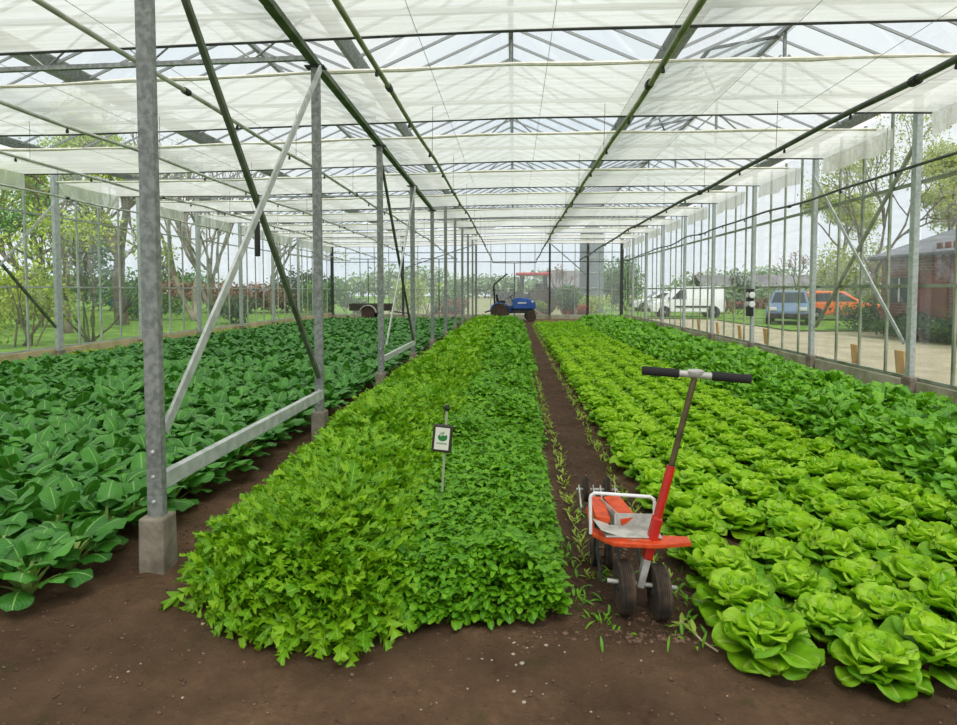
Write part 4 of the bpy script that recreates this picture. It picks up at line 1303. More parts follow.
MB().bar((1.15, -0.22, 0.62), (1.60, -0.22, 0.30), 0.06, 0.10).build('loader_arm', simple('grey_paint', srgb(176, 172, 160), .5), tt)
MB().bar((1.15, 0.22, 0.62), (1.60, 0.22, 0.30), 0.06, 0.10).build('loader_arm', M['pan'], tt)
MB().box((0.55, -0.277, 0.92), (0.42, 0.006, 0.06)).build('side_stripe', M['white'], tt)
MB().lathe([(0.05, 0), (0.06, -0.03), (0.04, -0.05)], (1.06, -0.26, 0.98), 'y', 12).build('headlamp', M['white'], tt)

# ------------------------------------------------------------------ trailer, pots and crate near the end wall
M['oldwood'] = simple('dark_weathered_wood', srgb(74, 70, 60), 0.85, 0, srgb(50, 48, 42), 6, stretch=(.3, 1, 3))
tr = thing('flat_trailer', 'low dark wooden trailer with one mudguarded wheel before the end wall', 'trailer', (-7.45, 31.9, -0.10))
MB().box((0, 0, 0.62), (2.1, 0.9, 0.06)).build('bed', M['oldwood'], tr)
for s in (-1, 1):
    MB().box((0, s * 0.46, 0.78), (2.1, 0.04, 0.34)).build('side_board', M['oldwood'], tr, bevel=0.006)
for s in (-1, 1):
    MB().box((s * 1.05, 0, 0.78), (0.04, 0.88, 0.34)).build('end_board', M['oldwood'], tr, bevel=0.006)
for s in (-1, 1):
    big_wheel(tr, -0.05, s * 0.58, 0.44, 0.34, 0.18, M['pan'], 'wheel')
    pts = [(-0.05 + .46 * math.cos(a), .44 + .46 * math.sin(a)) for a in np.linspace(0.15, PI - .15, 10)]
    inn = [(-0.05 + .41 * math.cos(a), .44 + .41 * math.sin(a)) for a in np.linspace(PI - .15, 0.15, 10)]
    MB().prism(pts + inn, s * 0.49, s * 0.70, 'xz').build('mudguard', M['pan'], tr)
MB().bar((1.0, 0, 0.55), (1.9, 0, 0.45), 0.08, 0.06).build('drawbar', M['dark'], tr)

M['terra'] = simple('terracotta', srgb(178, 84, 52), 0.8, 0, srgb(146, 66, 44), 8)
bush_g = leaf_mat('shrub_leaf', srgb(54, 100, 44), srgb(110, 160, 70), None, trans=.25)
bush_y = leaf_mat('spring_leaf', srgb(140, 168, 44), srgb(190, 206, 84), None, trans=.35)
bush_d = leaf_mat('dark_shrub_leaf', srgb(36, 66, 40), srgb(74, 106, 62), None, trans=.2)
bush_r = leaf_mat('reddish_leaf', srgb(120, 76, 58), srgb(160, 112, 80), None, trans=.2)
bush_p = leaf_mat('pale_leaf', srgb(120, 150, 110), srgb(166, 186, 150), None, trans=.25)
flower = leaf_mat('orange_petal', srgb(206, 84, 34), srgb(226, 128, 40), None, trans=.25)


def leafcloud(rng, n, cs, rs, size):
    """n leaves spread through ellipsoids (centres cs, radii rs)"""
    cs, rs = np.array(cs, float), np.array(rs, float)
    vol = rs.prod(1) ** .7; idx = rng.choice(len(cs), n, p=vol / vol.sum())
    d = rng.normal(0, 1, (n, 3)); d /= np.linalg.norm(d, axis=1)[:, None]
    p = cs[idx] + d * rs[idx] * (rng.random((n, 1)) ** .45)
    return leafset(p, rng.uniform(0, 6.28, n), rng.uniform(-1.0, 1.2, n), rng.uniform(0, 1.2, n), size * rng.uniform(.6, 1.4, n), [0, .3, .6, 1], [.2, .9, 1, .1], size * .36 * rng.uniform(.7, 1.3, n), nv=3, nu=4, cup=.2,
                   roll=rng.normal(0, .8, n), rng=rng)


def pot_plant(name, label, x, y, pr, ph, h, spread, mat, n, seed, leaf=.12, group=None, pm=None):
    g = np.random.default_rng(seed)
    t = thing(name, label, 'potted plant', (x, y, 0), 0, group)
    MB().lathe([(pr * .72, 0), (pr * .95, ph * .85), (pr * 1.06, ph * .86), (pr * 1.06, ph), (pr * .9, ph), (pr * .86, ph * .9)], (0, 0, 0), 'z', 18).build('pot', pm or M['terra'], t, smooth=True)
    L_ = leafcloud(g, n, [(0, 0, ph + h * .5), (0, 0, ph + h * .2)], [(spread, spread, h * .5), (spread * .7, spread * .7, h * .3)], leaf)
    np_mesh('foliage', mat, *L_[:2], uv=L_[2], rnd=L_[3], parent=t)
    return t


for k, (x, col, nm) in enumerate(((-4.35, bush_g, 'first'), (-3.95, bush_r, 'second'), (-3.55, bush_g, 'third'), (-3.15, bush_r, 'fourth'))):
    pot_plant('potted_shrub', 'terracotta pot with low plant outside the end wall, %s counting from the trailer' % nm, x, 34.4, .19, .34, .35, .2, col, 160, 40 + k, group='terracotta pots outside the end wall')
pot_plant('potted_shrub', 'wide bowl of orange flowers outside the end wall beside the silo', 3.85, 34.4, .36, .30, .45, .42, flower, 420, 51, .12)
pot_plant('potted_shrub', 'large green shrub in a pot outside behind the lettuce bed', 3.05, 34.9, .42, .45, 1.45, .75, bush_g, 1500, 52, .16)
pot_plant('potted_shrub', 'yellowish small shrub in a pot outside behind the blue tractor', 1.45, 34.6, .3, .35, .6, .4, bush_y, 500, 53, .13)
# ------------------------------------------------------------------ vehicles
M['tyre'] = simple('tyre', srgb(30, 30, 31), 0.8)
M['carglass'] = simple('tinted_car_glass', srgb(44, 54, 60), 0.2, 0, spec=0.4)
M['chrome'] = simple('silver_trim', srgb(190, 192, 194), 0.3, 0.6)
M['lamp'] = simple('lamp_lens', srgb(226, 228, 222), 0.15)
M['redlamp'] = simple('red_lamp_lens', srgb(170, 20, 16), 0.2)


def vehicle(name, label, cat, loc, rz, paint, L, W, body, cabin, glassy, wheels, R, trim=None):
    """body, cabin: side outlines (x forward, z up); glassy: side windows; wheels: axle x positions"""
    t = thing(name, label, cat, loc, rz)
    hw = W / 2
    MB().prism(body, -hw, hw, 'xz', taper=lambda p, q: 0.05 if q > body_mid(body) else 0.0).build('body', paint, t, bevel=0.05)
    zc = min(q for p, q in cabin); zt = max(q for p, q in cabin)
    MB().prism(cabin, -hw + 0.04, hw - 0.04, 'xz', taper=lambda p, q: 0.17 * (q - zc) / (zt - zc)).build('cabin', paint, t, bevel=0.04)
    def off(q): return 0.04 + 0.17 * (q - zc) / (zt - zc)
    for poly in glassy:
        for s in (-1, 1):
            g = MB()
            n = len(poly)
            o = [(p, s * (hw - off(q) + 0.012), q) for p, q in poly]; i = [(p, s * (hw - off(q) - 0.02), q) for p, q in poly]
            g.add(o + i, [tuple(range(n)), tuple(range(2 * n - 1, n - 1, -1))] + [(k, (k + 1) % n, n + (k + 1) % n, n + k) for k in range(n)])
            g.build('side_window', M['carglass'], t)
    # wind screen and rear window from the cabin's front and rear edges
    fr = sorted(cabin, key=lambda c: -c[0])[:1][0]; top = [c for c in cabin if c[1] > zt - 0.07]
    ft = max(top, key=lambda c: c[0]); rt = min(top, key=lambda c: c[0]); rr = min(cabin, key=lambda c: c[0])
    for nm, lo_, hi_, sg in (('windscreen', fr, ft, 1), ('rear_window', rr, rt, -1)):
        a, b = Vector((lo_[0], 0, lo_[1])), Vector((hi_[0], 0, hi_[1]))
        d = b - a
        nrm = Vector((d.z, 0, -d.x)).normalized() * sg * (1 if d.z >= 0 else -1)
        p0, p1 = a + d * .12 + nrm * .02, a + d * .88 + nrm * .02
        w0, w1 = hw - off(p0.z) - .10, hw - off(p1.z) - .10
        v = [p0 + Vector((0, -w0, 0)), p0 + Vector((0, w0, 0)), p1 + Vector((0, w1, 0)), p1 + Vector((0, -w1, 0))]
        v += [q - nrm * .06 for q in v]
        MB().add(v, [(0, 1, 2, 3), (7, 6, 5, 4), (0, 4, 5, 1), (1, 5, 6, 2), (2, 6, 7, 3), (3, 7, 4, 0)]).build(nm, M['carglass'], t)
    for ax in wheels:
        for s in (-1, 1):
            o = MB().lathe([(R * .62, -.09), (R * .93, -.10), (R, -.07), (R, .07), (R * .93, .10), (R * .62, .09)], (0, 0, 0), 'y', 24).build('wheel', M['tyre'], t, smooth=True)
            o.location = (ax, s * (hw - 0.09), R)
            MB().lathe([(R * .63, -.085), (R * .5, -.095), (R * .12, -.10), (R * .12, .10), (R * .5, .095), (R * .63, .085)], (0, 0, 0), 'y', 18).build('hubcap', M['chrome'], o, smooth=True)
            MB().lathe([(R * 1.16, -.02), (R * 1.16, .02)], (ax, s * (hw - 0.012), R * 1.02), 'y', 24).build('wheel_arch', M['black'], t)
    xf, xb = max(p for p, q in body), min(p for p, q in body)
    MB().box((xf - 0.02, 0, 0.42), (0.14, W * .94, 0.22)).build('front_bumper', trim or M['black'], t, bevel=0.04)
    MB().box((xb + 0.02, 0, 0.46), (0.14, W * .94, 0.22)).build('rear_bumper', trim or M['black'], t, bevel=0.04)
    for s in (-1, 1):
        MB().box((xf - 0.07, s * hw * .68, 0.72), (0.14, 0.34, 0.16)).build('headlamp', M['lamp'], t, bevel=0.03)
        MB().box((xb + 0.03, s * hw * .80, 0.86), (0.08, 0.14, 0.28)).build('tail_lamp', M['redlamp'], t, bevel=0.02)
        MB().box((fr[0] - 0.22, s * (hw + 0.07), zc + 0.12), (0.10, 0.16, 0.13)).build('wing_mirror', M['black'], t, bevel=0.02)
    return t


def body_mid(b):
    return sum(q for p, q in b) / len(b)


white_p = simple('white_car_paint', srgb(236, 238, 240), 0.3)
van = vehicle('van', 'white panel van parked outside before the hedge', 'van', (9.95, 36.2, 0), PI - 0.1, white_p, 4.4, 1.8,
        [(-2.1, .32), (-2.15, .9), (-2.1, 1.08), (1.2, 1.08), (2.0, .92), (2.2, .70), (2.22, .32)],
        [(-2.1, 1.05), (-2.08, 1.70), (-1.95, 1.86), (0.35, 1.86), (0.62, 1.78), (1.35, 1.05)],
        [[(0.12, 1.12), (0.12, 1.66), (0.48, 1.66), (0.98, 1.12)]], (-1.45, 1.40), .32)
van.scale = (.94, .94, .94)
MB().box((-0.4, 0.905, 0.66), (2.3, 0.02, 0.10)).build('side_moulding', M['black'], van)
MB().box((-0.4, -0.905, 0.66), (2.3, 0.02, 0.10)).build('side_moulding', M['black'], van)
vehicle('car', 'orange hatchback parked outside on the grass before the brick shed', 'car', (16.7, 32.6, 0), -0.25, simple('orange_car_paint', srgb(226, 108, 36), 0.35), 3.9, 1.7,
        [(-1.9, .30), (-1.93, .92), (0.85, .95), (1.6, .84), (1.88, .66), (1.92, .30)],
        [(-1.88, .90), (-1.62, 1.40), (-1.2, 1.52), (0.05, 1.50), (0.95, .90)],
        [[(-1.45, .98), (-1.25, 1.38), (-0.55, 1.42), (-0.55, .98)], [(-0.47, .98), (-0.47, 1.42), (0.0, 1.40), (0.62, .98)]], (-1.2, 1.22), .31)
vehicle('car', 'blue-grey car facing the glasshouse in front of the orange car', 'car', (12.9, 29.6, 0), -PI / 2 - 0.45, simple('blue_grey_car_paint', srgb(106, 132, 156), 0.32), 4.1, 1.75,
        [(-2.0, .30), (-2.03, .90), (0.85, .95), (1.7, .84), (2.0, .64), (2.03, .30)],
        [(-1.98, .90), (-1.72, 1.40), (-1.2, 1.53), (0.1, 1.50), (1.0, .92)],
        [[(-1.5, .98), (-1.3, 1.38), (-0.55, 1.42), (-0.55, .98)], [(-0.47, .98), (-0.47, 1.42), (0.02, 1.40), (0.66, .98)]], (-1.3, 1.3), .31)
vehicle('car', 'pale silver car outside partly hidden behind the van nose', 'car', (10.6, 45.5, 0), PI, simple('silver_car_paint', srgb(206, 208, 210), 0.3, .3), 4.1, 1.75,
        [(-2.0, .30), (-2.03, .90), (0.85, .95), (1.7, .84), (2.0, .64), (2.03, .30)],
        [(-1.98, .90), (-1.72, 1.38), (-1.2, 1.46), (0.1, 1.44), (1.0, .92)],
        [[(-1.5, .98), (-1.3, 1.34), (-0.55, 1.36), (-0.55, .98)], [(-0.47, .98), (-0.47, 1.36), (0.02, 1.34), (0.66, .98)]], (-1.3, 1.3), .31)

# red-roofed big tractor beyond the end wall
rt = thing('farm_tractor', 'big dark tractor with red cab roof outside beyond the blue tractor', 'tractor', (1.05, 37.8, 0), PI - 0.12)
M['cabred'] = simple('red_cab_paint', srgb(184, 40, 44), 0.4)
MB().prism([(0.55, .75), (0.55, 1.45), (1.0, 1.5), (2.0, 1.40), (2.15, 1.2), (2.15, .75)], -.36, .36, 'xz').build('bonnet', M['dark'], rt, bevel=.05)
MB().box((0.5, 0, .7), (3.0, .45, .4)).build('chassis', M['dark'], rt, bevel=.03)
cab = MB()
for x in (-0.95, 0.6):
    for s in (-1, 1):
        cab.bar((x, s * .72, 1.0), (x * .92, s * .66, 2.42), .13, .10, up=(0, 1, 0))
cab.build('cab_frame', M['black'], rt)
MB().box((-0.17, 0, 2.52), (2.05, 1.62, .18)).build('cab_roof', M['cabred'], rt, bevel=.06)
MB().box((-0.17, 0, 1.8), (1.45, 1.32, 1.2)).build('cab_glazing', M['glass'], rt)
MB().box((-0.17, 0, 1.18), (1.6, 1.5, .3)).build('cab_floor', M['dark'], rt, bevel=.03)
MB().box((-0.45, 0, 1.62), (.4, .5, .7)).build('seat', M['seat'], rt, bevel=.06)
MB().tube([(0.75, .3, 1.4), (0.75, .3, 2.35)], .045, 10).build('exhaust', M['dark'], rt)
for s in (-1, 1):
    big_wheel(rt, -0.75, s * .78, .82, .82, .42, M['pan'], 'rear_wheel')
    big_wheel(rt, 1.65, s * .72, .52, .52, .34, M['pan'], 'front_wheel')
    pts = [(-0.75 + .98 * math.cos(a), .82 + .98 * math.sin(a)) for a in np.linspace(0.4, PI - .2, 10)]
    inn = [(-0.75 + .92 * math.cos(a), .82 + .92 * math.sin(a)) for a in np.linspace(PI - .2, 0.4, 10)]
    MB().prism(pts + inn, s * .56, s * 1.0, 'xz').build('mudguard', M['dark'], rt)

# ------------------------------------------------------------------ buildings
M['brick'] = None
def brick_mat():
    m, nt, out = newmat('old_red_brick')
    p = N(nt, 'ShaderNodeBsdfPrincipled'); p.inputs['Roughness'].default_value = .9
    tc = N(nt, 'ShaderNodeTexCoord'); mp = N(nt, 'ShaderNodeMapping'); mp.inputs['Rotation'].default_value = (PI / 2, 0, PI / 2)
    b = N(nt, 'ShaderNodeTexBrick')
    sp = N(nt, 'ShaderNodeSeparateXYZ'); cb = N(nt, 'ShaderNodeCombineXYZ')
    nt.links.new(tc.outputs['Object'], sp.inputs[0])
    nt.links.new(math_(nt, 'ADD', sp.outputs[0], sp.outputs[1]), cb.inputs[0]); nt.links.new(sp.outputs[2], cb.inputs[1])
    nt.links.new(cb.outputs[0], b.inputs['Vector'])
    b.inputs['Scale'].default_value = 1.0; b.inputs['Brick Width'].default_value = .3; b.inputs['Row Height'].default_value = .1; b.inputs['Mortar Size'].default_value = .012
    b.inputs['Color1'].default_value = srgb(128, 86, 68); b.inputs['Color2'].default_value = srgb(92, 66, 56); b.inputs['Mortar'].default_value = srgb(132, 120, 108)
    nt.links.new(b.outputs[0], p.inputs['Base Color']); nt.links.new(p.outputs[0], out.inputs[0])
    return m
M['brick'] = brick_mat()
M['roofgrey'] = simple('grey_corrugated_roof', srgb(120, 122, 128), .7, 0, srgb(98, 100, 106), 2, stretch=(1, .1, 1))
M['rust'] = simple('rusty_sheet', srgb(122, 62, 48), .8, 0, srgb(96, 54, 44), 2)
bx0, bx1, by0, by1, bh = 13.0, 19.5, 8.0, 22.6, 2.65
bd = thing('brick_shed', 'long old brick shed with grey roof outside beside the gravel yard', 'shed', (bx0, (by0 + by1) / 2, 0))
hl = (by1 - by0) / 2
MB().box((3.25, 0, bh / 2), (6.5, 2 * hl, bh)).build('wall', M['brick'], bd)
MB().prism([(-0.35, bh - 0.05), (3.25, bh + 1.15), (6.85, bh - 0.05), (6.85, bh + .07), (3.25, bh + 1.3), (-0.35, bh + .07)], -hl - .3, hl + .3, 'xz').build('roof', M['roofgrey'], bd)
for k, yy in enumerate((-3.4, 0.6, 4.6)):
    MB().box((-0.02, yy, 1.05), (.06, 1.4, 2.1)).build('door', M['rust'] if k != 1 else M['oldwood'], bd)
for yy in (-1.4, 2.6, 6.2):
    w_ = MB().box((-0.02, yy, 1.55), (.05, 1.0, .8)).build('window', M['carglass'], bd)
    MB().box((-0.04, yy, 1.55), (.05, .05, .8)).build('window_bar', M['white'], w_)
for k in range(4):
    MB().box((-0.05, 3.2 + k * .36, 2.45), (.05, .22, 1.1)).build('rusty_sheet', M['rust'], bd)
MB().tube([(-0.38, -hl, bh - .02), (-0.38, hl, bh - .02)], .06, 8).build('eaves_gutter', M['dark'], bd)

M['farroof'] = simple('far_roof_tiles', srgb(118, 116, 118), .9, 0, srgb(98, 94, 94), 1)
M['farwall'] = simple('far_wall', srgb(168, 150, 132), .9)


def house(label, x, y, rz, L, W, h, rh, name='farmhouse', cat='building'):
    t = thing(name, label, cat, (x, y, 0), rz)
    MB().box((0, 0, h / 2), (L, W, h)).build('wall', M['farwall'], t)
    MB().prism([(-W / 2 - .4, h - .1), (0, h + rh), (W / 2 + .4, h - .1), (W / 2 + .4, h), (0, h + rh + .15), (-W / 2 - .4, h)], -L / 2 - .3, L / 2 + .3, 'yz').build('roof', M['farroof'], t)
    for k in range(4):
        MB().box((-L * .36 + k * L * .24, -W / 2 - .02, h * .5), (L * .1, .06, h * .4)).build('window', M['carglass'], t)
    return t


house('low long building with grey roof far beyond the parked van', 24.0, 58, 0.0, 14, 6, 1.5, 1.3)
house('grey-roofed house far beyond the big tractor', 7.6, 80, 0.0, 7, 6, 1.9, 2.0)
si = thing('silo', 'tall grey silo outside beyond the end wall beside the green tree', 'silo', (5.5, 44.0, 0))
MB().lathe([(.85, 0), (.85, 5.4), (.72, 5.8), (.2, 6.3), (.1, 6.4)], (0, 0, 0), 'z', 24).build('tank', simple('grey_steel_tank', srgb(96, 106, 114), .7, 0), si, smooth=True)
for k in range(5):
    MB().lathe([(.86, 0), (.88, .02), (.88, .06), (.86, .08)], (0, 0, .6 + k * 1.05), 'z', 24).build('band', M['galv'], si)

# thin boards standing outside against the glass
for k, (y, w, hgt) in enumerate(((11.6, .27, .44), (13.1, .24, .42), (17.6, .27, .46), (19.6, .25, .44), (21.7, .24, .42), (23.9, .24, .42))):
    o = MB().box((7.05, y, hgt / 2 + 0.02), (.03, w, hgt), (0, -.10, 0)).build('wooden_board', M['wood'], loc=(7.05, y, 0), bevel=.004)
    tag(o, 'small upright tan board outside the car side glass, %s from the front' % ordinal(k + 1), 'board', 'tan boards standing outside the glass')

# ------------------------------------------------------------------ trees, shrubs and hedges outside
M['bark'] = simple('tree_bark', srgb(120, 108, 88), .9, 0, srgb(88, 80, 66), 3)
M['barkp'] = simple('pale_bark', srgb(150, 140, 120), .9, 0, srgb(110, 104, 88), 3)


def branching(rng, p, d, L, r, depth, out, tips, spread=.5, k=3, up=.25):
    q = p + d * L
    mid = p + d * L * .5 + Vector(rng.normal(0, .04 * L, 3))
    out.append(([p, mid, q], r, r * .68))
    if depth == 0:
        tips.append((q, L)); return
    for i in range(k):
        nd = (d + Vector(rng.normal(0, spread, 3)) + Vector((0, 0, up))).normalized()
        branching(rng, p.lerp(q, rng.uniform(.72, 1.0)) if i else q, nd, L * rng.uniform(.62, .85), r * .64, depth - 1, out, tips, spread, k, up)


def tree(name, label, x, y, hgt, seed, leafm, nleaf, leaf=.14, stems=1, r=.14, depth=4, spread=.42, cloud=.6, bark=None, L0=.30, group=None, up=.25):
    g = np.random.default_rng(seed)
    t = thing(name, label, 'tree' if 'tree' in name else 'shrub', (x, y, -0.03), 0, group)
    out, tips = [], []
    for s in range(stems):
        d = Vector((0, 0, 1)) if stems == 1 else Vector((g.normal(0, .42), g.normal(0, .42), 1)).normalized()
        branching(g, Vector((g.normal(0, .08), g.normal(0, .08), 0)) * (stems > 1), d, hgt * L0, r, depth, out, tips, spread, 3 if depth < 5 else 2, up)
    m = MB()
    for pts, a, c in out:
        m.tube(pts, max(a, .008), 6 if a > .04 else 4, max(c, .006), caps=False)
    m.build('trunk', bark or M['bark'], t, smooth=True)
    if nleaf:
        cs = [tuple(q) for q, L in tips]; rs = [(max(.2, L * cloud),) * 3 for q, L in tips]
        L_ = leafcloud(g, nleaf, cs, rs, leaf)
        np_mesh('foliage', leafm, *L_[:2], uv=L_[2], rnd=L_[3], parent=t)
    return t


def shrub(name, label, x, y, rx, ry, h, leafm, n, seed, leaf=.16, group=None, lumps=9):
    g = np.random.default_rng(seed)
    t = thing(name, label, 'hedge' if 'hedge' in name else 'shrub', (x, y, -0.03), 0, group)
    m = MB()
    for k in range(7):
        m.tube([(g.normal(0, rx * .2), g.normal(0, ry * .2), 0), (g.normal(0, rx * .4), g.normal(0, ry * .4), h * .6)], .03, 5, .01)
    m.build('stems', M['bark'], t)
    cs = [(g.uniform(-.7, .7) * rx, g.uniform(-.7, .7) * ry, g.uniform(.25, .75) * h) for _ in range(lumps)]
    rs = [(rx * .42, ry * .42 + .1, h * g.uniform(.22, .36)) for _ in range(lumps)]
    L_ = leafcloud(g, n, cs, rs, leaf)
    np_mesh('foliage', leafm, *L_[:2], uv=L_[2], rnd=L_[3], parent=t)
    return t


bush_o = leaf_mat('olive_spring_leaf', srgb(142, 158, 60), srgb(186, 196, 96), None, trans=.4)
# lawn side (left of the glasshouse)
shrub('shrub', 'dense green shrub beyond the near lawn, below the ivy-covered tree', -19.5, 19.5, 1.6, 1.3, 2.6, bush_g, 3200, 110, .13)
shrub('shrub', 'olive shrub at the back of the lawn behind the spring bush', -21.0, 25.5, 2.2, 1.4, 2.6, bush_o, 3400, 111, .15)
shrub('shrub', 'low mixed shrub at the back of the lawn before the brown hedge', -20.0, 31.5, 2.6, 1.2, 1.8, bush_g, 3000, 112, .15)
shrub('shrub', 'many-stemmed spring shrub on the lawn just outside the second glass bay', -13.6, 16.4, 1.3, 1.2, 3.0, bush_y, 1500, 60, .12)
tree('shrub', 'bare-stemmed yellow-green bush rising behind the second lawn wall bay', -12.6, 17.6, 4.6, 61, bush_y, 1500, .11, stems=7, r=.035, depth=3, spread=.36, L0=.32)
tree('tree', 'ivy-covered tree at the near end of the lawn', -17.2, 18.2, 8.5, 62, bush_y, 6000, .14, r=.22, depth=4, spread=.5, cloud=.8)
tree('tree', 'yellow-green spring tree behind the first lawn wall post', -16.2, 21.5, 8.0, 63, bush_y, 6000, .11, r=.16, depth=4, spread=.5)
tree('tree', 'thick-trunked tree on the lawn beside the first inner post', -17.8, 27.0, 9.5, 64, bush_y, 2600, .11, r=.30, depth=4, spread=.42, L0=.36)
tree('tree', 'pale slender tree with two trunks behind the lawn wall', -16.3, 30.5, 9.0, 65, bush_y, 250, .12, stems=2, r=.14, depth=4, spread=.38, bark=M['barkp'], L0=.36)
tree('tree', 'tall bare pale tree leaning beside the twin-trunked one', -17.0, 34.0, 9.5, 66, bush_y, 160, .12, stems=3, r=.12, depth=4, spread=.35, bark=M['barkp'], L0=.36)
tree('tree', 'bare tree farther along the lawn, behind the white brace', -16.0, 40.0, 8.5, 67, bush_y, 500, .13, r=.15, depth=4, spread=.45)
shrub('shrub', 'low dark green bush at the foot of the pale trees', -13.0, 28.2, 1.3, 1.0, 1.3, bush_d, 1300, 68, .13)
shrub('hedge', 'reddish brown hedge across the back of the lawn', -20.5, 42, 6.5, 1.6, 2.6, bush_r, 3200, 69, .24, lumps=18)
shrub('hedge', 'dark green hedge behind the pale and green braces', -14.5, 43, 3.2, 2.0, 3.3, bush_d, 3200, 70, .24, lumps=14)
shrub('hedge', 'mixed green hedge nearest the far corner of the lawn wall', -11.8, 38.2, 1.6, 2.6, 2.4, bush_g, 2400, 71, .2, lumps=12)
shrub('hedge', 'broad hedge closing the lawn beyond the trees', -31, 46, 9, 2, 3.4, bush_g, 4200, 72, .3, lumps=22)
tree('tree', 'big leafy tree at the far side of the lawn', -30, 36, 9.5, 73, bush_y, 3600, .22, r=.25, depth=4, spread=.55, cloud=.9)
tree('tree', 'rounded green tree far across the lawn', -25.5, 32, 7.5, 74, bush_g, 3200, .2, r=.2, depth=4, spread=.55, cloud=.9)
# beyond the end wall
shrub('shrub', 'yellow-green rounded bush outside behind the trailer', -7.1, 38.5, 1.0, .9, 2.3, bush_y, 1500, 80, .14)
shrub('shrub', 'bright spring bush outside between trailer and inner posts', -5.7, 40.0, 1.5, 1.0, 2.5, bush_y, 1700, 81, .14)
shrub('shrub', 'blue-green shrub outside behind the inner posts', -3.9, 38.0, 1.4, .9, 2.5, bush_g, 1900, 82, .15)
shrub('shrub', 'small dark shrub outside near the lawn corner', -9.6, 37.0, .8, .7, 1.4, bush_d, 900, 83, .13)
shrub('shrub', 'reddish low bush outside behind the terracotta pots', -3.7, 36.4, 1.0, .6, 1.2, bush_r, 800, 84, .12)
shrub('shrub', 'tall green bush outside beside the silo', 7.9, 46.5, 1.8, 1.6, 4.3, bush_g, 3600, 85, .2, lumps=14)
shrub('shrub', 'yellowish low shrub outside under the silo', 4.9, 37.0, 1.2, .8, 1.35, bush_y, 1000, 86, .13)
shrub('shrub', 'reddish shrub outside left of the big tractor cab', 3.7, 39.6, .9, .9, 1.2, bush_r, 700, 87, .12)
tree('tree', 'bare pinkish tree behind the red cab roof', 3.6, 50, 4.6, 88, bush_r, 350, .12, r=.09, depth=4, spread=.5, L0=.28)
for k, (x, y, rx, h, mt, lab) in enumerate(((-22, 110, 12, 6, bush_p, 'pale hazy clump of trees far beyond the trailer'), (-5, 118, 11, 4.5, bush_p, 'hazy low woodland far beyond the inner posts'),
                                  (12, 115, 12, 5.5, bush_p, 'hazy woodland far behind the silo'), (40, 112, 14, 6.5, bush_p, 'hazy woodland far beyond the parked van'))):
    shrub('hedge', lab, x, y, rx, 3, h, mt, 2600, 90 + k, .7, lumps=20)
# car side
tree('tree', 'tall spring tree with bare twigs above the brick shed', 22.0, 32, 11.0, 100, bush_o, 12000, .13, r=.20, depth=5, spread=.46, L0=.24, cloud=1.2)
tree('tree', 'airy yellow-green tree above the orange car', 21.6, 41.5, 10.0, 101, bush_o, 10000, .14, r=.18, depth=5, spread=.48, L0=.24, cloud=1.2)
tree('tree', 'thin-trunked tree at the corner of the brick shed', 14.6, 26.0, 8.2, 102, bush_o, 4500, .10, r=.10, depth=4, spread=.44, cloud=.9)
tree('tree', 'bright green spring tree standing behind the shed roof', 22.5, 22.5, 8.5, 103, bush_o, 12000, .13, r=.18, depth=4, spread=.55, cloud=1.1)
shrub('shrub', 'tall olive thicket behind the orange car beyond the shed corner', 19.6, 36.0, 2.6, 1.8, 5.0, bush_o, 6500, 113, .14, lumps=16)
shrub('shrub', 'dark green bush against the end of the brick shed', 13.6, 24.6, 1.4, .9, 1.25, bush_d, 1500, 104, .13)
shrub('shrub', 'dark low bush along the front of the brick shed', 12.5, 19.8, .8, 2.8, 1.0, bush_d, 2000, 105, .13)
shrub('hedge', 'reddish brown clipped hedge beside the van tail', 13.9, 40.5, 2.9, .7, 1.0, bush_r, 1500, 106, .14)
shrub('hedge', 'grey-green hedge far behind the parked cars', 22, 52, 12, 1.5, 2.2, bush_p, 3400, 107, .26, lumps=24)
shrub('shrub', 'round dark shrub by the long far building', 18.9, 52.5, 1.2, 1.2, 3.6, bush_d, 1200, 108, .2)
tree('tree', 'bare bushy tree before the long far building', 22.5, 50.5, 5.4, 109, bush_r, 300, .12, r=.1, depth=4, spread=.5)
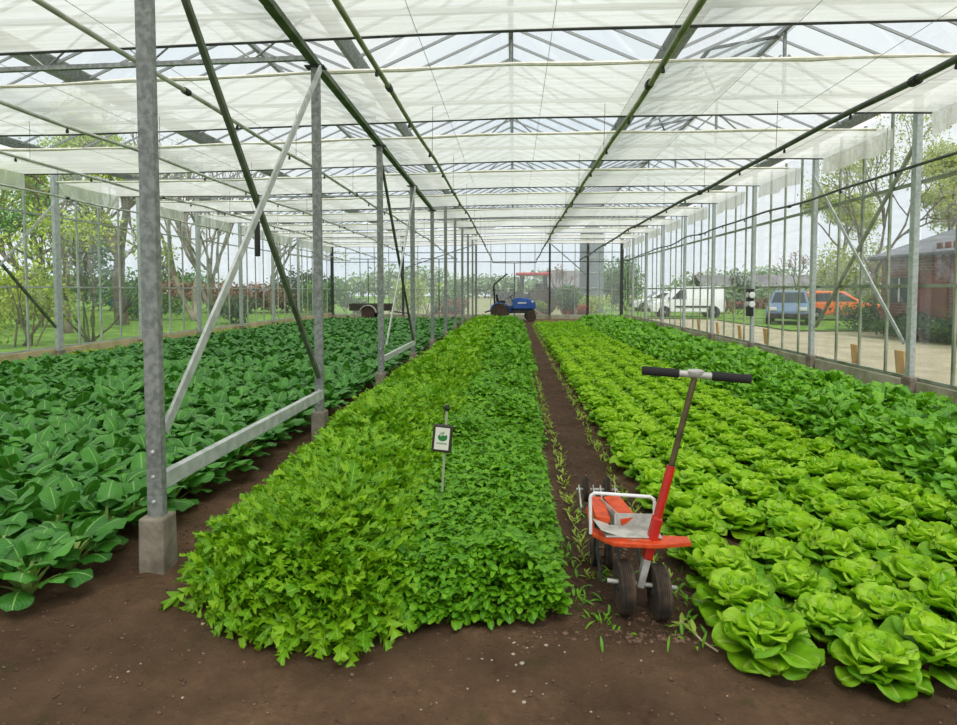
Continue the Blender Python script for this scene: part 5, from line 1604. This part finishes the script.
# patch of lawn where the cars stand
vs, q = plane_grid(10.6, 24, 24.2, 33.5, 20, 20, lambda X, Y: 0.015 + 0.03 * vnoise(X, Y, 9, 0.8))
tag(np_mesh('lawn', M['lawn'], vs, q), 'bright grass patch in front of the blue-grey and orange cars', 'grass', kind='structure')
vs, q = plane_grid(5.99, 60, 34.2, 120, 20, 20, lambda X, Y: 0.012 + 0.03 * vnoise(X, Y, 10, 0.8))
tag(np_mesh('lawn', M['lawn'], vs, q), 'rough grass verge behind the white van', 'grass', kind='structure')

# ------------------------------------------------------------------ daylight
w = bpy.data.worlds.new('overcast_sky')
SC.world = w
w.use_nodes = True
nt = w.node_tree
for n in list(nt.nodes): nt.nodes.remove(n)
out = nt.nodes.new('ShaderNodeOutputWorld')
bg = nt.nodes.new('ShaderNodeBackground')
tc = nt.nodes.new('ShaderNodeTexCoord')
no = nt.nodes.new('ShaderNodeTexNoise'); no.inputs['Scale'].default_value = 2.2; no.inputs['Detail'].default_value = 5
nt.links.new(tc.outputs['Generated'], no.inputs['Vector'])
f = maprange(nt, no.outputs[0], 0.35, 0.65)
c = mixcol(nt, f, (0.80, 0.89, 1.0, 1), (1.0, 1.0, 1.0, 1))
nt.links.new(c, bg.inputs[0])
bg.inputs[1].default_value = SKY = 1.12
nt.links.new(bg.outputs[0], out.inputs[0])
sd = bpy.data.lights.new('sun', 'SUN'); so = bpy.data.objects.new('sun', sd); COL.objects.link(so)
sd.energy, sd.angle = 3.8, math.radians(45)
sd.color = (1.0, 0.97, 0.92)
so.rotation_euler = (math.radians(28), math.radians(14), 0)

vsn = SC.view_settings
SC.display_settings.display_device = 'sRGB'
vsn.view_transform, vsn.look, vsn.gamma, vsn.exposure = 'Standard', 'None', 1.0, 0.0
vsn.use_curve_mapping = False
cy = SC.cycles
cy.max_bounces, cy.diffuse_bounces, cy.glossy_bounces, cy.transmission_bounces, cy.transparent_max_bounces = 8, 5, 3, 6, 40
cy.sample_clamp_indirect = 8.0
cy.caustics_reflective = cy.caustics_refractive = False
